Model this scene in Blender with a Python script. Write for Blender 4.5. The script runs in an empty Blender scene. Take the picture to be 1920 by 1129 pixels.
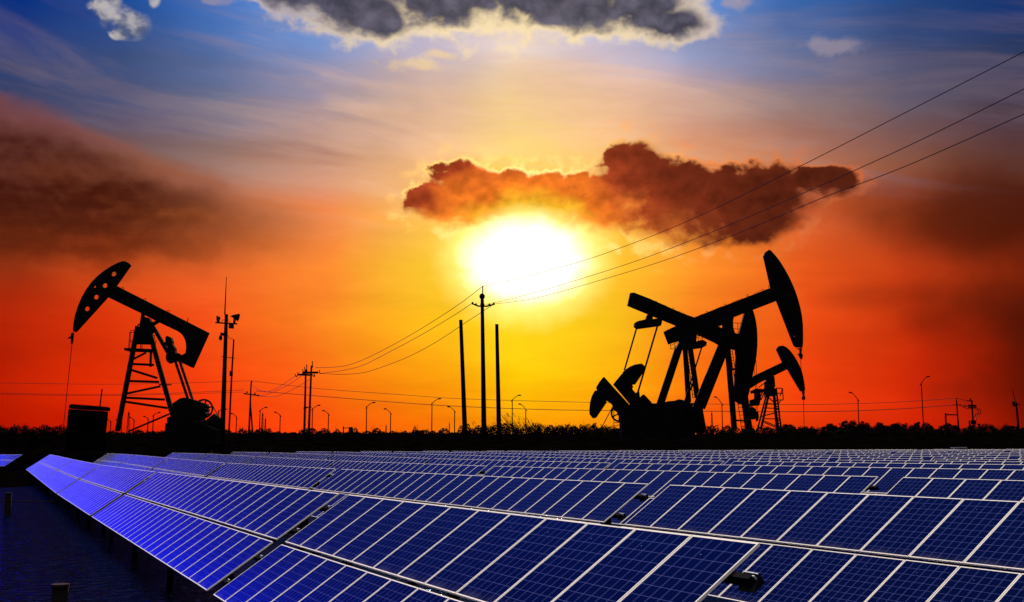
import bpy, bmesh, math, random
from mathutils import Vector, Matrix
from mathutils.geometry import tessellate_polygon
random.seed(7)
scene = bpy.context.scene
COL = scene.collection
R = math.radians

# ------------------------------------------------------------------ camera
W, H, F, HOR = 1920.0, 1129.0, 2066.05, 848.36
PITCH = math.atan((HOR - H / 2) / F)
EYE = 3.3                                   # eye height above the water (z = 0)
cam = bpy.data.cameras.new('camera')
cam.sensor_width = 36.0
cam.lens = 36.0 * F / W
cam.clip_start, cam.clip_end = 0.1, 20000
camo = bpy.data.objects.new('camera', cam)
camo.location = (0, 0, EYE)
camo.rotation_euler = (math.pi / 2 + PITCH, 0, 0)
COL.objects.link(camo)
scene.camera = camo
CP, SP = math.cos(PITCH), math.sin(PITCH)


def ray(x, y):
    yc = -(y - H / 2) / F
    return Vector(((x - W / 2) / F, CP - yc * SP, SP + yc * CP))


def at(x, y, Y):
    """the point of the place at distance Y that the photograph shows at x, y"""
    d = ray(x, y)
    return Vector((d.x * Y / d.y, Y, EYE + d.z * Y / d.y))


def azel(x, y):
    d = ray(x, y)
    return math.degrees(math.atan2(d.x, d.y)), math.degrees(math.atan2(d.z, math.hypot(d.x, d.y)))


def lin(c):
    o = []
    for v in c[:3]:
        v = v / 255.0
        o.append(v / 12.92 if v <= 0.04045 else ((v + 0.055) / 1.055) ** 2.4)
    return (o[0], o[1], o[2], 1.0)


# ------------------------------------------------------------------ world: evening sky
SUN_AZ, SUN_EL = azel(985, 480)
world = bpy.data.worlds.new('World')
scene.world = world
world.use_nodes = True
wt = world.node_tree
wt.nodes.clear()


class NB:
    """small helper that writes node graphs"""
    def __init__(self, tree):
        self.t = tree

    def n(self, kind, **kw):
        nd = self.t.nodes.new(kind)
        for k, v in kw.items():
            setattr(nd, k, v)
        return nd

    def put(self, sock, v):
        if v is None:
            return
        if isinstance(v, bpy.types.NodeSocket):
            self.t.links.new(v, sock)
        else:
            sock.default_value = v

    def m(self, op, a, b=None, c=None, clamp=False):
        nd = self.n('ShaderNodeMath', operation=op, use_clamp=clamp)
        for i, v in enumerate((a, b, c)):
            self.put(nd.inputs[i], v)
        return nd.outputs[0]

    def v(self, op, a, b=None, c=None):
        nd = self.n('ShaderNodeVectorMath', operation=op)
        for i, x in enumerate((a, b, c)):
            if x is not None and i < len(nd.inputs):
                self.put(nd.inputs[i], x)
        return nd.outputs['Value'] if op in ('LENGTH', 'DISTANCE', 'DOT_PRODUCT') else nd.outputs[0]

    def xyz(self, x, y, z=0.0):
        nd = self.n('ShaderNodeCombineXYZ')
        for i, a in enumerate((x, y, z)):
            self.put(nd.inputs[i], a)
        return nd.outputs[0]

    def sm(self, val, lo, hi, a=0.0, b=1.0, kind='SMOOTHSTEP'):
        nd = self.n('ShaderNodeMapRange', interpolation_type=kind)
        for i, x in enumerate((val, lo, hi, a, b)):
            self.put(nd.inputs[i], x)
        return nd.outputs[0]

    def noise(self, vec, scale, detail=5.0, rough=0.55, dist=0.0):
        nd = self.n('ShaderNodeTexNoise')
        self.put(nd.inputs['Vector'], vec)
        nd.inputs['Scale'].default_value = scale
        nd.inputs['Detail'].default_value = detail
        nd.inputs['Roughness'].default_value = rough
        nd.inputs['Distortion'].default_value = dist
        return nd.outputs['Fac']

    def mix(self, f, a, b, mode='MIX'):
        nd = self.n('ShaderNodeMix', data_type='RGBA', blend_type=mode)
        self.put(nd.inputs[0], f)
        self.put(nd.inputs[6], a)
        self.put(nd.inputs[7], b)
        return nd.outputs[2]

    def ramp(self, fac, stops, kind='LINEAR'):
        nd = self.n('ShaderNodeValToRGB')
        self.put(nd.inputs[0], fac)
        cr = nd.color_ramp
        cr.interpolation = kind
        while len(cr.elements) > 1:
            cr.elements.remove(cr.elements[-1])
        cr.elements[0].position = stops[0][0]
        cr.elements[0].color = stops[0][1]
        for p, c in stops[1:]:
            e = cr.elements.new(p)
            e.color = c
        return nd.outputs[0]


B = NB(wt)
tc = B.n('ShaderNodeTexCoord')
dirv = B.v('NORMALIZE', tc.outputs['Generated'])
sep = B.n('ShaderNodeSeparateXYZ')
B.put(sep.inputs[0], dirv)
AZ = B.m('MULTIPLY', B.m('ARCTAN2', sep.outputs[0], sep.outputs[1]), 57.29578)
EL = B.m('MULTIPLY', B.m('ARCSINE', sep.outputs[2]), 57.29578)
P0 = B.xyz(AZ, EL)
# broad streaky distortion of the evening colours
nz_streak = B.noise(B.v('MULTIPLY', P0, (0.055, 0.30, 1.0)), 1.0, 5, 0.6, 0.3)
nz_big = B.noise(B.v('MULTIPLY', P0, (0.10, 0.13, 1.0)), 1.0, 4, 0.5)
AZd = B.m('ADD', AZ, B.m('MULTIPLY', B.m('SUBTRACT', nz_big, 0.5), 5.0))
ELd = B.m('ADD', EL, B.m('MULTIPLY', B.m('SUBTRACT', nz_streak, 0.5), 2.6))
YS = [0, 100, 200, 300, 400, 500, 600, 700, 800]
COLS = {
    0:    [(12, 50, 130), (40, 62, 115), (62, 66, 95), (95, 55, 48), (118, 46, 18), (150, 44, 14), (185, 38, 8), (178, 28, 2), (160, 15, 0)],
    200:  [(28, 78, 155), (60, 78, 122), (75, 82, 120), (125, 88, 78), (160, 68, 30), (205, 70, 22), (225, 55, 12), (225, 45, 5), (205, 28, 0)],
    400:  [(58, 112, 190), (84, 108, 160), (108, 112, 140), (150, 115, 105), (200, 110, 60), (235, 100, 40), (248, 82, 24), (248, 66, 14), (242, 48, 5)],
    600:  [(95, 150, 225), (125, 145, 195), (160, 140, 150), (190, 135, 115), (250, 140, 75), (255, 140, 50), (255, 130, 35), (255, 100, 20), (252, 70, 10)],
    800:  [(175, 185, 225), (200, 185, 200), (235, 195, 170), (250, 190, 135), (255, 190, 90), (255, 195, 55), (255, 186, 25), (255, 158, 12), (255, 116, 5)],
    970:  [(225, 215, 215), (240, 215, 200), (255, 215, 150), (255, 215, 110), (255, 225, 100), (255, 240, 120), (255, 222, 25), (255, 202, 5), (255, 160, 5)],
    1150: [(170, 180, 220), (205, 190, 205), (240, 190, 155), (255, 190, 110), (255, 190, 70), (255, 190, 50), (255, 192, 28), (255, 176, 12), (255, 142, 8)],
    1300: [(100, 145, 215), (150, 155, 190), (205, 160, 145), (235, 155, 105), (250, 140, 60), (255, 140, 40), (255, 130, 30), (255, 115, 15), (255, 90, 8)],
    1500: [(60, 104, 172), (100, 112, 152), (150, 125, 125), (190, 115, 80), (215, 95, 45), (238, 92, 30), (240, 76, 20), (248, 70, 15), (240, 60, 8)],
    1700: [(36, 78, 142), (62, 74, 112), (105, 92, 105), (140, 85, 65), (165, 65, 30), (195, 60, 20), (190, 48, 12), (212, 42, 8), (212, 36, 5)],
    1910: [(16, 55, 122), (44, 58, 96), (75, 60, 75), (95, 55, 45), (98, 36, 16), (140, 40, 12), (115, 22, 4), (110, 12, 0), (118, 14, 0)],
}
sky = None
prev_az = None
efac = B.m('DIVIDE', ELd, 26.0, clamp=True)
for px in sorted(COLS):
    az = azel(px, 500)[0]
    st = sorted((max(0.0, azel(px, y)[1]) / 26.0, lin(c)) for y, c in zip(YS, COLS[px]))
    rc = B.ramp(efac, st, 'LINEAR')
    sky = rc if sky is None else B.mix(B.sm(AZd, prev_az, az, kind='SMOOTHSTEP' if px in (970,) else 'LINEAR'), sky, rc)
    prev_az = az
# thin high cloud: mauve and peach veils lit from the sun's side
nz_veil = B.noise(B.v('MULTIPLY', B.v('ADD', P0, B.xyz(0.0, B.m('MULTIPLY', AZ, 0.16))), (0.07, 0.42, 1.0)), 1.0, 6, 0.6, 0.8)
veil_c = B.mix(B.sm(B.m('ABSOLUTE', AZ), 3.0, 22.0), lin((255, 205, 165)), lin((120, 104, 118)))
veil = B.m('MULTIPLY', B.sm(nz_veil, 0.40, 0.70), B.m('MULTIPLY', B.sm(EL, 10.0, 15.0), B.sm(EL, 24.0, 19.0)))
sky = B.mix(B.m('MULTIPLY', veil, 0.48), sky, veil_c)
streak = B.sm(nz_streak, 0.30, 0.72, 0.84, 1.14, 'LINEAR')
sky = B.mix(1.0, sky, B.xyz(streak, streak, streak), 'MULTIPLY')


def blobs(cs, vec, k=0.35):
    """smooth union of ellipses given in photograph pixels, as directions of the sky; >0 inside"""
    f = None
    for (x, y, rx, ry) in cs:
        a, e = azel(x, y)
        s = 0.02773
        ix, iy = 1 / (rx * s), 1 / (ry * s)
        d = B.v('LENGTH', B.v('MULTIPLY_ADD', vec, (ix, iy, 0.0), (-a * ix, -e * iy, 0.0)))
        f = d if f is None else B.m('SMOOTH_MIN', f, d, k)
    return B.m('SUBTRACT', 1.0, f)


ncl = B.noise(B.v('MULTIPLY', P0, (0.42, 0.52, 1.0)), 1.0, 7, 0.52, 0.1)
nclc = B.m('SUBTRACT', ncl, 0.5)
nfine = B.noise(B.v('MULTIPLY', P0, (0.95, 1.2, 1.0)), 1.0, 7, 0.52, 0.2)
nfc = B.m('SUBTRACT', nfine, 0.5)
warp = B.v('ADD', P0, B.xyz(B.m('MULTIPLY', nfc, 0.9), B.m('MULTIPLY', nclc, 0.7)))
# relief of the clouds: the noise again, a little nearer to the sun
nf2 = B.noise(B.v('MULTIPLY', B.v('ADD', P0, (0.0, -0.42, 0.0)), (0.95, 1.2, 1.0)), 1.0, 7, 0.52, 0.2)
nc2 = B.noise(B.v('MULTIPLY', B.v('ADD', P0, (0.0, -0.8, 0.0)), (0.42, 0.52, 1.0)), 1.0, 7, 0.52, 0.1)
relief = B.m('ADD', B.m('MULTIPLY', B.m('SUBTRACT', nfine, nf2), 2.2), B.m('MULTIPLY', B.m('SUBTRACT', ncl, nc2), 2.2))
dsun = B.v('LENGTH', B.v('MULTIPLY_ADD', P0, (1.0, 1.25, 0.0), (-SUN_AZ, -SUN_EL * 1.25, 0.0)))

# the long brown cloud bank on the left
fl = blobs([(-60, 370, 270, 170), (140, 395, 270, 122), (340, 425, 190, 88), (520, 440, 170, 60)], warp, 0.5)
fl = B.m('ADD', fl, B.m('MULTIPLY', B.m('SUBTRACT', nz_big, 0.5), 0.7))
fl = B.m('ADD', fl, B.m('MULTIPLY', nclc, 0.55))
flow = B.m('MULTIPLY', B.sm(EL, 7.0, 12.0), B.sm(AZ, -8.0, -16.0))                    # the lower side of the bank melts into the glow
sky = B.mix(B.m('MULTIPLY', B.sm(fl, -0.10, 0.12, 0.0, 0.42), flow), sky, lin((156, 76, 38)))
core = B.m('MULTIPLY', B.sm(fl, 0.02, 0.50), B.sm(B.m('ADD', nz_streak, B.m('MULTIPLY', relief, 0.12)), 0.25, 0.62, 0.55, 1.0))
core = B.m('MULTIPLY', core, B.m('MULTIPLY', B.sm(EL, 4.5, 12.5), B.sm(AZ, -9.0, -21.0)))
sky = B.mix(B.m('MULTIPLY', core, 0.95), sky, lin((62, 18, 8)))
# dull brown banks on the right
fr = blobs([(1880, 400, 260, 100), (1990, 620, 290, 190)], P0, 0.5)
fr = B.m('ADD', fr, B.m('MULTIPLY', B.m('SUBTRACT', nz_big, 0.5), 1.0))
fr = B.m('ADD', fr, B.m('MULTIPLY', nclc, 0.7))
fr = B.m('ADD', fr, B.m('MULTIPLY', B.m('SUBTRACT', nz_streak, 0.5), 0.8))
sky = B.mix(B.sm(fr, -0.15, 0.9, 0.0, 0.72), sky, lin((70, 20, 7)))
fr2 = blobs([(1640, 555, 150, 34)], P0)
fr2 = B.m('ADD', fr2, B.m('MULTIPLY', B.m('SUBTRACT', nz_streak, 0.5), 1.6))
sky = B.mix(B.sm(fr2, -0.1, 0.9, 0.0, 0.35), sky, lin((120, 28, 6)))

# sun glow through thin cloud
glow = B.m('POWER', 2.71828, B.m('MULTIPLY', B.m('MULTIPLY', dsun, dsun), -1 / 27.0))
sky = B.mix(B.m('MULTIPLY', glow, 0.70), sky, lin((255, 214, 30)))
dsw = B.m('ADD', dsun, B.m('MULTIPLY', nfc, 0.9))
sky = B.mix(B.sm(dsw, 5.4, 2.3), sky, (1.4, 1.15, 0.30, 1))

# the cloud above the sun
CL = [(860, 385, 90, 44), (1410, 415, 105, 42), (815, 370, 66, 40), (868, 352, 78, 58), (930, 366, 90, 56), (1015, 372, 110, 58), (1100, 378, 110, 66),
      (1185, 335, 74, 82), (1255, 375, 105, 84), (1350, 382, 110, 76), (1435, 372, 95, 76), (1535, 336, 80, 28)]
fc = blobs(CL, warp, 0.22)
fc = B.m('ADD', fc, B.m('MULTIPLY', nclc, 0.85))
fc = B.m('ADD', fc, B.m('MULTIPLY', nfc, 0.85))
fshift = blobs(CL, B.v('ADD', warp, (0.0, 1.0, 0.0)), 0.22)          # the same field a little higher
topside = B.sm(B.m('SUBTRACT', fc, fshift), 0.0, 0.55)
cm = B.sm(fc, B.sm(topside, 0.1, 0.8, -0.16, -0.03, 'LINEAR'), B.sm(topside, 0.1, 0.8, 0.42, 0.10, 'LINEAR'))
nearsun = B.sm(dsun, 2.2, 3.7)
ccol = B.ramp(B.m('DIVIDE', B.m('ADD', dsun, B.m('MULTIPLY', nclc, 3.0)), 20.0, clamp=True), [
    (0.10, lin((255, 240, 120))), (0.175, lin((255, 190, 42))), (0.235, lin((250, 126, 36))), (0.33, lin((170, 66, 32))),
    (0.44, lin((122, 46, 24))), (0.60, lin((96, 36, 19))), (0.85, lin((82, 31, 17)))], 'LINEAR')
shade = B.sm(B.m('ADD', B.m('MULTIPLY', fc, 0.45), B.m('MULTIPLY', relief, 0.55)), -0.35, 0.75, 1.35, 0.66, 'LINEAR')
ccol = B.mix(1.0, ccol, B.xyz(shade, shade, shade), 'MULTIPLY')
rimc = B.ramp(B.m('DIVIDE', dsun, 20.0, clamp=True), [(0.1, (1.6, 1.3, 0.50, 1)), (0.32, (1.45, 0.95, 0.28, 1)), (0.55, lin((250, 150, 85))), (0.85, lin((205, 105, 62)))])
rim = B.m('MULTIPLY', B.sm(fc, 0.24, 0.05), topside)
ccol = B.mix(rim, ccol, rimc)
halo = B.m('MULTIPLY', B.m('MULTIPLY', B.sm(fc, -0.46, -0.06), B.m('SUBTRACT', 1.0, cm)), B.sm(nfine, 0.42, 0.62))
sky = B.mix(B.m('MULTIPLY', halo, 0.45), sky, rimc)
under = B.m('MULTIPLY', B.sm(B.m('SUBTRACT', fc, fshift), 0.15, -0.75), B.sm(dsun, 11.0, 4.0))
ccol = B.mix(B.m('MULTIPLY', under, 0.75), ccol, (1.0, 0.27, 0.035, 1))
sky = B.mix(B.m('MULTIPLY', cm, nearsun), sky, ccol)
# white hot disc under the cloud
dcore = B.v('LENGTH', B.v('MULTIPLY_ADD', P0, (1.0, 1.5, 0.0), (-SUN_AZ, -(SUN_EL - 0.25) * 1.5, 0.0)))
dcore = B.m('ADD', dcore, B.m('MULTIPLY', nfc, 1.1))
sky = B.mix(B.sm(dcore, 4.0, 1.9), sky, (1.5, 1.45, 1.25, 1))

# grey cloud with a bright rim across the top
CT = [(560, -30, 130, 60), (650, -2, 110, 74), (712, 30, 66, 58), (840, -5, 180, 72), (1000, -2, 140, 66), (1100, 10, 90, 64), (1210, 12, 120, 64), (1265, 42, 95, 34), (900, -130, 520, 170)]
ft = blobs(CT, warp, 0.22)
ft = B.m('ADD', ft, B.m('MULTIPLY', nclc, 0.75))
ft = B.m('ADD', ft, B.m('MULTIPLY', nfc, 0.5))
rimt = B.mix(B.sm(B.m('ABSOLUTE', AZ), 3.0, 15.0), lin((255, 228, 175)), lin((190, 175, 178)))
sky = B.mix(B.m('MULTIPLY', B.sm(B.m('ADD', ft, B.m('MULTIPLY', nfc, 0.7)), -0.22, 0.22), 0.9), sky, rimt)
greyt = B.mix(B.sm(B.m('ADD', nfine, B.m('MULTIPLY', nclc, 0.6)), 0.25, 0.85), lin((48, 52, 74)), lin((90, 86, 106)))
gsh = B.sm(relief, -0.6, 0.6, 0.80, 1.25, 'LINEAR')
greyt = B.mix(1.0, greyt, B.xyz(gsh, gsh, gsh), 'MULTIPLY')
sky = B.mix(B.m('MULTIPLY', B.sm(B.m('ADD', ft, B.m('MULTIPLY', nclc, 0.3)), 0.10, 0.56), 0.96), sky, greyt)
# small puffs
fp = blobs([(200, 8, 30, 40), (245, 45, 40, 28), (225, 62, 18, 12), (290, 0, 14, 14)], warp, 0.2)
fp = B.m('ADD', B.m('ADD', fp, B.m('MULTIPLY', nfc, 0.9)), -0.05)
sky = B.mix(B.m('MULTIPLY', B.sm(fp, -0.1, 0.45), 0.85), sky, B.mix(B.sm(nfine, 0.35, 0.65), lin((88, 96, 124)), lin((196, 188, 184))))
fq = blobs([(780, 122, 85, 16), (830, 103, 40, 12), (1560, 88, 75, 22), (1380, 8, 55, 16), (400, 2, 60, 9), (915, 285, 60, 12)], warp, 0.2)
fq = B.m('ADD', fq, B.m('MULTIPLY', nfc, 1.8))
qcol = B.mix(B.sm(B.m('ABSOLUTE', AZ), 4.0, 14.0), lin((255, 218, 140)), lin((165, 150, 160)))
sky = B.mix(B.m('MULTIPLY', B.sm(fq, 0.0, 0.8), 0.55), sky, qcol)
# towards the sides and the back the dusk is dim
dusk = B.sm(B.m('ABSOLUTE', AZ), 27.0, 75.0)
sky = B.mix(dusk, sky, (0.012, 0.014, 0.035, 1))
# strong blue band added left of the view for the panels to reflect
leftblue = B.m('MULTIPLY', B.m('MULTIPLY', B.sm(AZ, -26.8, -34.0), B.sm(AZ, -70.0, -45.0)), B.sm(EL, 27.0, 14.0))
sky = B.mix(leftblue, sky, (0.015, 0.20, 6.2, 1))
sky = B.mix(B.sm(EL, 25.0, 48.0), sky, (0.10, 0.17, 0.42, 1))
sky = B.mix(B.sm(EL, 54.0, 72.0), sky, (6.6, 5.9, 5.1, 1))  # overbright zenith added out of view to light the pale panel frames
sky = B.mix(B.sm(EL, 0.5, -1.0), sky, (0.004, 0.002, 0.002, 1))
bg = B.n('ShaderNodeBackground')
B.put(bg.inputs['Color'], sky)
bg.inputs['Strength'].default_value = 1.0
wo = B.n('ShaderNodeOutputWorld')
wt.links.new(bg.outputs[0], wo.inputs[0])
world.cycles.sampling_method = 'MANUAL'
world.cycles.sample_map_resolution = 1024

# ------------------------------------------------------------------ sun
sl = bpy.data.lights.new('sun', 'SUN')
sl.energy = 2.0
sl.angle = R(0.6)
sl.color = (1.0, 0.62, 0.30)
so = bpy.data.objects.new('sun', sl)
sd = ray(985, 480).normalized()
so.rotation_euler = (-sd).to_track_quat('-Z', 'Y').to_euler()
so.location = (0, 200, 120)
COL.objects.link(so)

scene.view_settings.view_transform = 'Standard'
scene.view_settings.look = 'None'
scene.view_settings.exposure = 0.0
scene.view_settings.gamma = 1.0
scene.cycles.max_bounces = 5
scene.cycles.diffuse_bounces = 2
scene.cycles.glossy_bounces = 3


# ------------------------------------------------------------------ materials
def material(name):
    m = bpy.data.materials.new(name)
    m.use_nodes = True
    return m, NB(m.node_tree), m.node_tree.nodes['Principled BSDF']


def plain(name, col, rough=0.6, spec=0.25, metal=0.0, var=0.3, scale=3.0, bump=0.0):
    m, b, p = material(name)
    t = b.n('ShaderNodeTexCoord')
    nz = b.noise(t.outputs['Object'], scale, 6, 0.6)
    lo = tuple(c * (1 - var) for c in col) + (1,)
    hi = tuple(c * (1 + var) for c in col) + (1,)
    b.put(p.inputs['Base Color'], b.mix(b.sm(nz, 0.3, 0.7), lo, hi))
    p.inputs['Roughness'].default_value = rough
    p.inputs['Specular IOR Level'].default_value = spec
    p.inputs['Metallic'].default_value = metal
    if bump:
        bn = b.n('ShaderNodeBump')
        bn.inputs['Strength'].default_value = bump
        b.put(bn.inputs['Height'], nz)
        b.t.links.new(bn.outputs[0], p.inputs['Normal'])
    return m


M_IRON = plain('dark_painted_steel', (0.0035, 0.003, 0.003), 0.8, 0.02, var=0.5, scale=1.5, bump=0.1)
M_WIRE = plain('wire_metal', (0.012, 0.008, 0.007), 0.5, 0.1)
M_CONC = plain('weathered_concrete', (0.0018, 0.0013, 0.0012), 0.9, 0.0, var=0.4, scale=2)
M_WOODPOLE = plain('tarred_wood', (0.010, 0.005, 0.004), 0.85, 0.1, var=0.5, scale=6, bump=0.3)
M_STEEL = plain('galvanised_support', (0.005, 0.0045, 0.005), 0.7, 0.05, var=0.4, scale=4)
M_BRIGHT = plain('bright_bolt', (0.62, 0.6, 0.55), 0.4, 0.4, scale=20)
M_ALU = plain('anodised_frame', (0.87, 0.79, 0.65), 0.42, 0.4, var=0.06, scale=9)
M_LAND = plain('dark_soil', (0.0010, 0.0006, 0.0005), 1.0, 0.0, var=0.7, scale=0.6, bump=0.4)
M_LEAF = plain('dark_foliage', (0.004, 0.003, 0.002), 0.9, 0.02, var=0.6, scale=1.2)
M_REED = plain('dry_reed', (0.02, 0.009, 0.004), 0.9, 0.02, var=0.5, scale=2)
M_BARK = plain('bark', (0.012, 0.009, 0.007), 0.95, 0.02, var=0.5, scale=5)
M_WHITE = plain('white_sheet_metal', (0.6, 0.58, 0.5), 0.6, 0.2, var=0.1)


def solar_material():
    m, b, p = material('solar_cells')
    nt = m.node_tree
    uv = b.n('ShaderNodeUVMap')
    sp = b.n('ShaderNodeSeparateXYZ')
    b.put(sp.inputs[0], uv.outputs[0])
    # UV is in cells: 6 across, 10 along the module; the integer thousands tell modules apart
    fu = b.m('FRACT', sp.outputs[0])
    fv = b.m('FRACT', sp.outputs[1])
    eu = b.m('ABSOLUTE', b.m('SUBTRACT', fu, 0.5))
    ev = b.m('ABSOLUTE', b.m('SUBTRACT', fv, 0.5))
    gap = b.m('MAXIMUM', b.m('GREATER_THAN', eu, 0.478), b.m('GREATER_THAN', ev, 0.484))
    bb = b.m('ABSOLUTE', b.m('SUBTRACT', b.m('FRACT', b.m('MULTIPLY', fu, 3.0)), 0.5))
    bus = b.m('LESS_THAN', bb, 0.050)
    wn = b.n('ShaderNodeTexWhiteNoise', noise_dimensions='2D')
    b.put(wn.inputs['Vector'], b.xyz(b.m('FLOOR', sp.outputs[0]), b.m('FLOOR', sp.outputs[1])))
    oi = b.n('ShaderNodeObjectInfo')
    tco = b.n('ShaderNodeTexCoord')
    flake = b.n('ShaderNodeTexVoronoi', feature='F1')
    flake.inputs['Scale'].default_value = 60.0
    b.put(flake.inputs['Vector'], tco.outputs['Object'])
    val = b.m('ADD', b.m('ADD', b.m('MULTIPLY', wn.outputs[0], 0.20), b.m('MULTIPLY', oi.outputs['Random'], 0.22)),
              b.m('MULTIPLY', flake.outputs['Color'], 0.18))
    cell = b.mix(val, (0.0004, 0.0005, 0.003, 1), (0.0011, 0.0018, 0.017, 1))
    cell = b.mix(b.m('MULTIPLY', bus, 0.55), cell, (0.012, 0.020, 0.17, 1))
    cell = b.mix(gap, cell, (0.07, 0.08, 0.22, 1))
    dirt = b.noise(tco.outputs['Object'], 2.3, 7, 0.65)
    speck = b.noise(tco.outputs['Object'], 14.0, 3, 0.5)
    cell = b.mix(b.m('MULTIPLY', b.sm(dirt, 0.5, 0.8), 0.008), cell, (0.25, 0.24, 0.3, 1))
    cell = b.mix(b.m('MULTIPLY', b.sm(speck, 0.755, 0.775), 0.7), cell, (0.45, 0.45, 0.5, 1))
    low = b.m('MULTIPLY', b.sm(b.m('FRACT', b.m('MULTIPLY', sp.outputs[1], 0.1)), 0.90, 1.0), b.sm(dirt, 0.35, 0.7, 0.01, 0.09))
    cell = b.mix(low, cell, (0.30, 0.27, 0.27, 1))
    b.put(p.inputs['Base Color'], cell)
    p.inputs['Roughness'].default_value = 0.12
    p.inputs['IOR'].default_value = 1.012
    p.inputs['Specular IOR Level'].default_value = 0.5
    b.put(p.inputs['Roughness'], b.sm(dirt, 0.3, 0.8, 0.14, 0.3))
    gl = b.n('ShaderNodeBsdfGlossy')
    # blue anti-reflection coating; at grazing angles every wavelength is reflected
    lw = b.n('ShaderNodeLayerWeight')
    lw.inputs['Blend'].default_value = 0.5
    b.put(gl.inputs['Color'], b.mix(b.m('POWER', lw.outputs['Facing'], 24.0), (0.01, 0.16, 1.0, 1), (0.95, 0.9, 0.9, 1)))
    b.put(gl.inputs['Roughness'], b.sm(dirt, 0.3, 0.8, 0.25, 0.33))
    fr = b.n('ShaderNodeFresnel')
    fr.inputs['IOR'].default_value = 1.26
    mx = b.n('ShaderNodeMixShader')
    nt.links.new(fr.outputs[0], mx.inputs[0])
    nt.links.new(p.outputs[0], mx.inputs[1])
    nt.links.new(gl.outputs[0], mx.inputs[2])
    nt.links.new(mx.outputs[0], nt.nodes['Material Output'].inputs['Surface'])
    return m


M_SOLAR = solar_material()


def water_material():
    m, b, p = material('rippled_water')
    nt = m.node_tree
    tco = b.n('ShaderNodeTexCoord')
    v = b.v('MULTIPLY', tco.outputs['Object'], (1.0, 2.2, 1.0))
    n1 = b.noise(v, 2.2, 3, 0.5, 0.6)
    n2 = b.noise(v, 0.09, 3, 0.5)
    b.put(p.inputs['Base Color'], b.mix(b.sm(n2, 0.35, 0.65), (0.0005, 0.001, 0.006, 1), (0.0012, 0.003, 0.02, 1)))
    p.inputs['Roughness'].default_value = 0.12
    p.inputs['Metallic'].default_value = 0.0
    p.inputs['IOR'].default_value = 1.33
    p.inputs['Specular Tint'].default_value = (0.2, 0.4, 1.0, 1)
    bn = b.n('ShaderNodeBump')
    bn.inputs['Strength'].default_value = 1.0
    bn.inputs['Distance'].default_value = 0.16
    b.put(bn.inputs['Height'], n1)
    gl = b.n('ShaderNodeBsdfGlossy')
    gl.inputs['Color'].default_value = (0.10, 0.20, 0.60, 1)
    gl.inputs['Roughness'].default_value = 0.05
    nt.links.new(bn.outputs[0], gl.inputs['Normal'])
    df = b.n('ShaderNodeBsdfDiffuse')
    b.put(df.inputs['Color'], (0.0005, 0.0008, 0.003, 1))
    nt.links.new(bn.outputs[0], df.inputs['Normal'])
    fr = b.n('ShaderNodeFresnel')
    fr.inputs['IOR'].default_value = 1.33
    nt.links.new(bn.outputs[0], fr.inputs['Normal'])
    mx = b.n('ShaderNodeMixShader')
    nt.links.new(fr.outputs[0], mx.inputs[0])
    nt.links.new(df.outputs[0], mx.inputs[1])
    nt.links.new(gl.outputs[0], mx.inputs[2])
    out = nt.nodes['Material Output']
    nt.links.new(mx.outputs[0], out.inputs['Surface'])
    return m


M_WATER = water_material()


# ------------------------------------------------------------------ building helpers
def tag(o, label=None, cat=None, group=None, kind=None):
    if label: o['label'] = label
    if cat: o['category'] = cat
    if group: o['group'] = group
    if kind: o['kind'] = kind
    return o


def thing(name, label, cat, loc=(0, 0, 0), group=None):
    o = bpy.data.objects.new(name, None)
    o.empty_display_size = 0.5
    COL.objects.link(o)
    o.location = loc
    return tag(o, label, cat, group)


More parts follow.
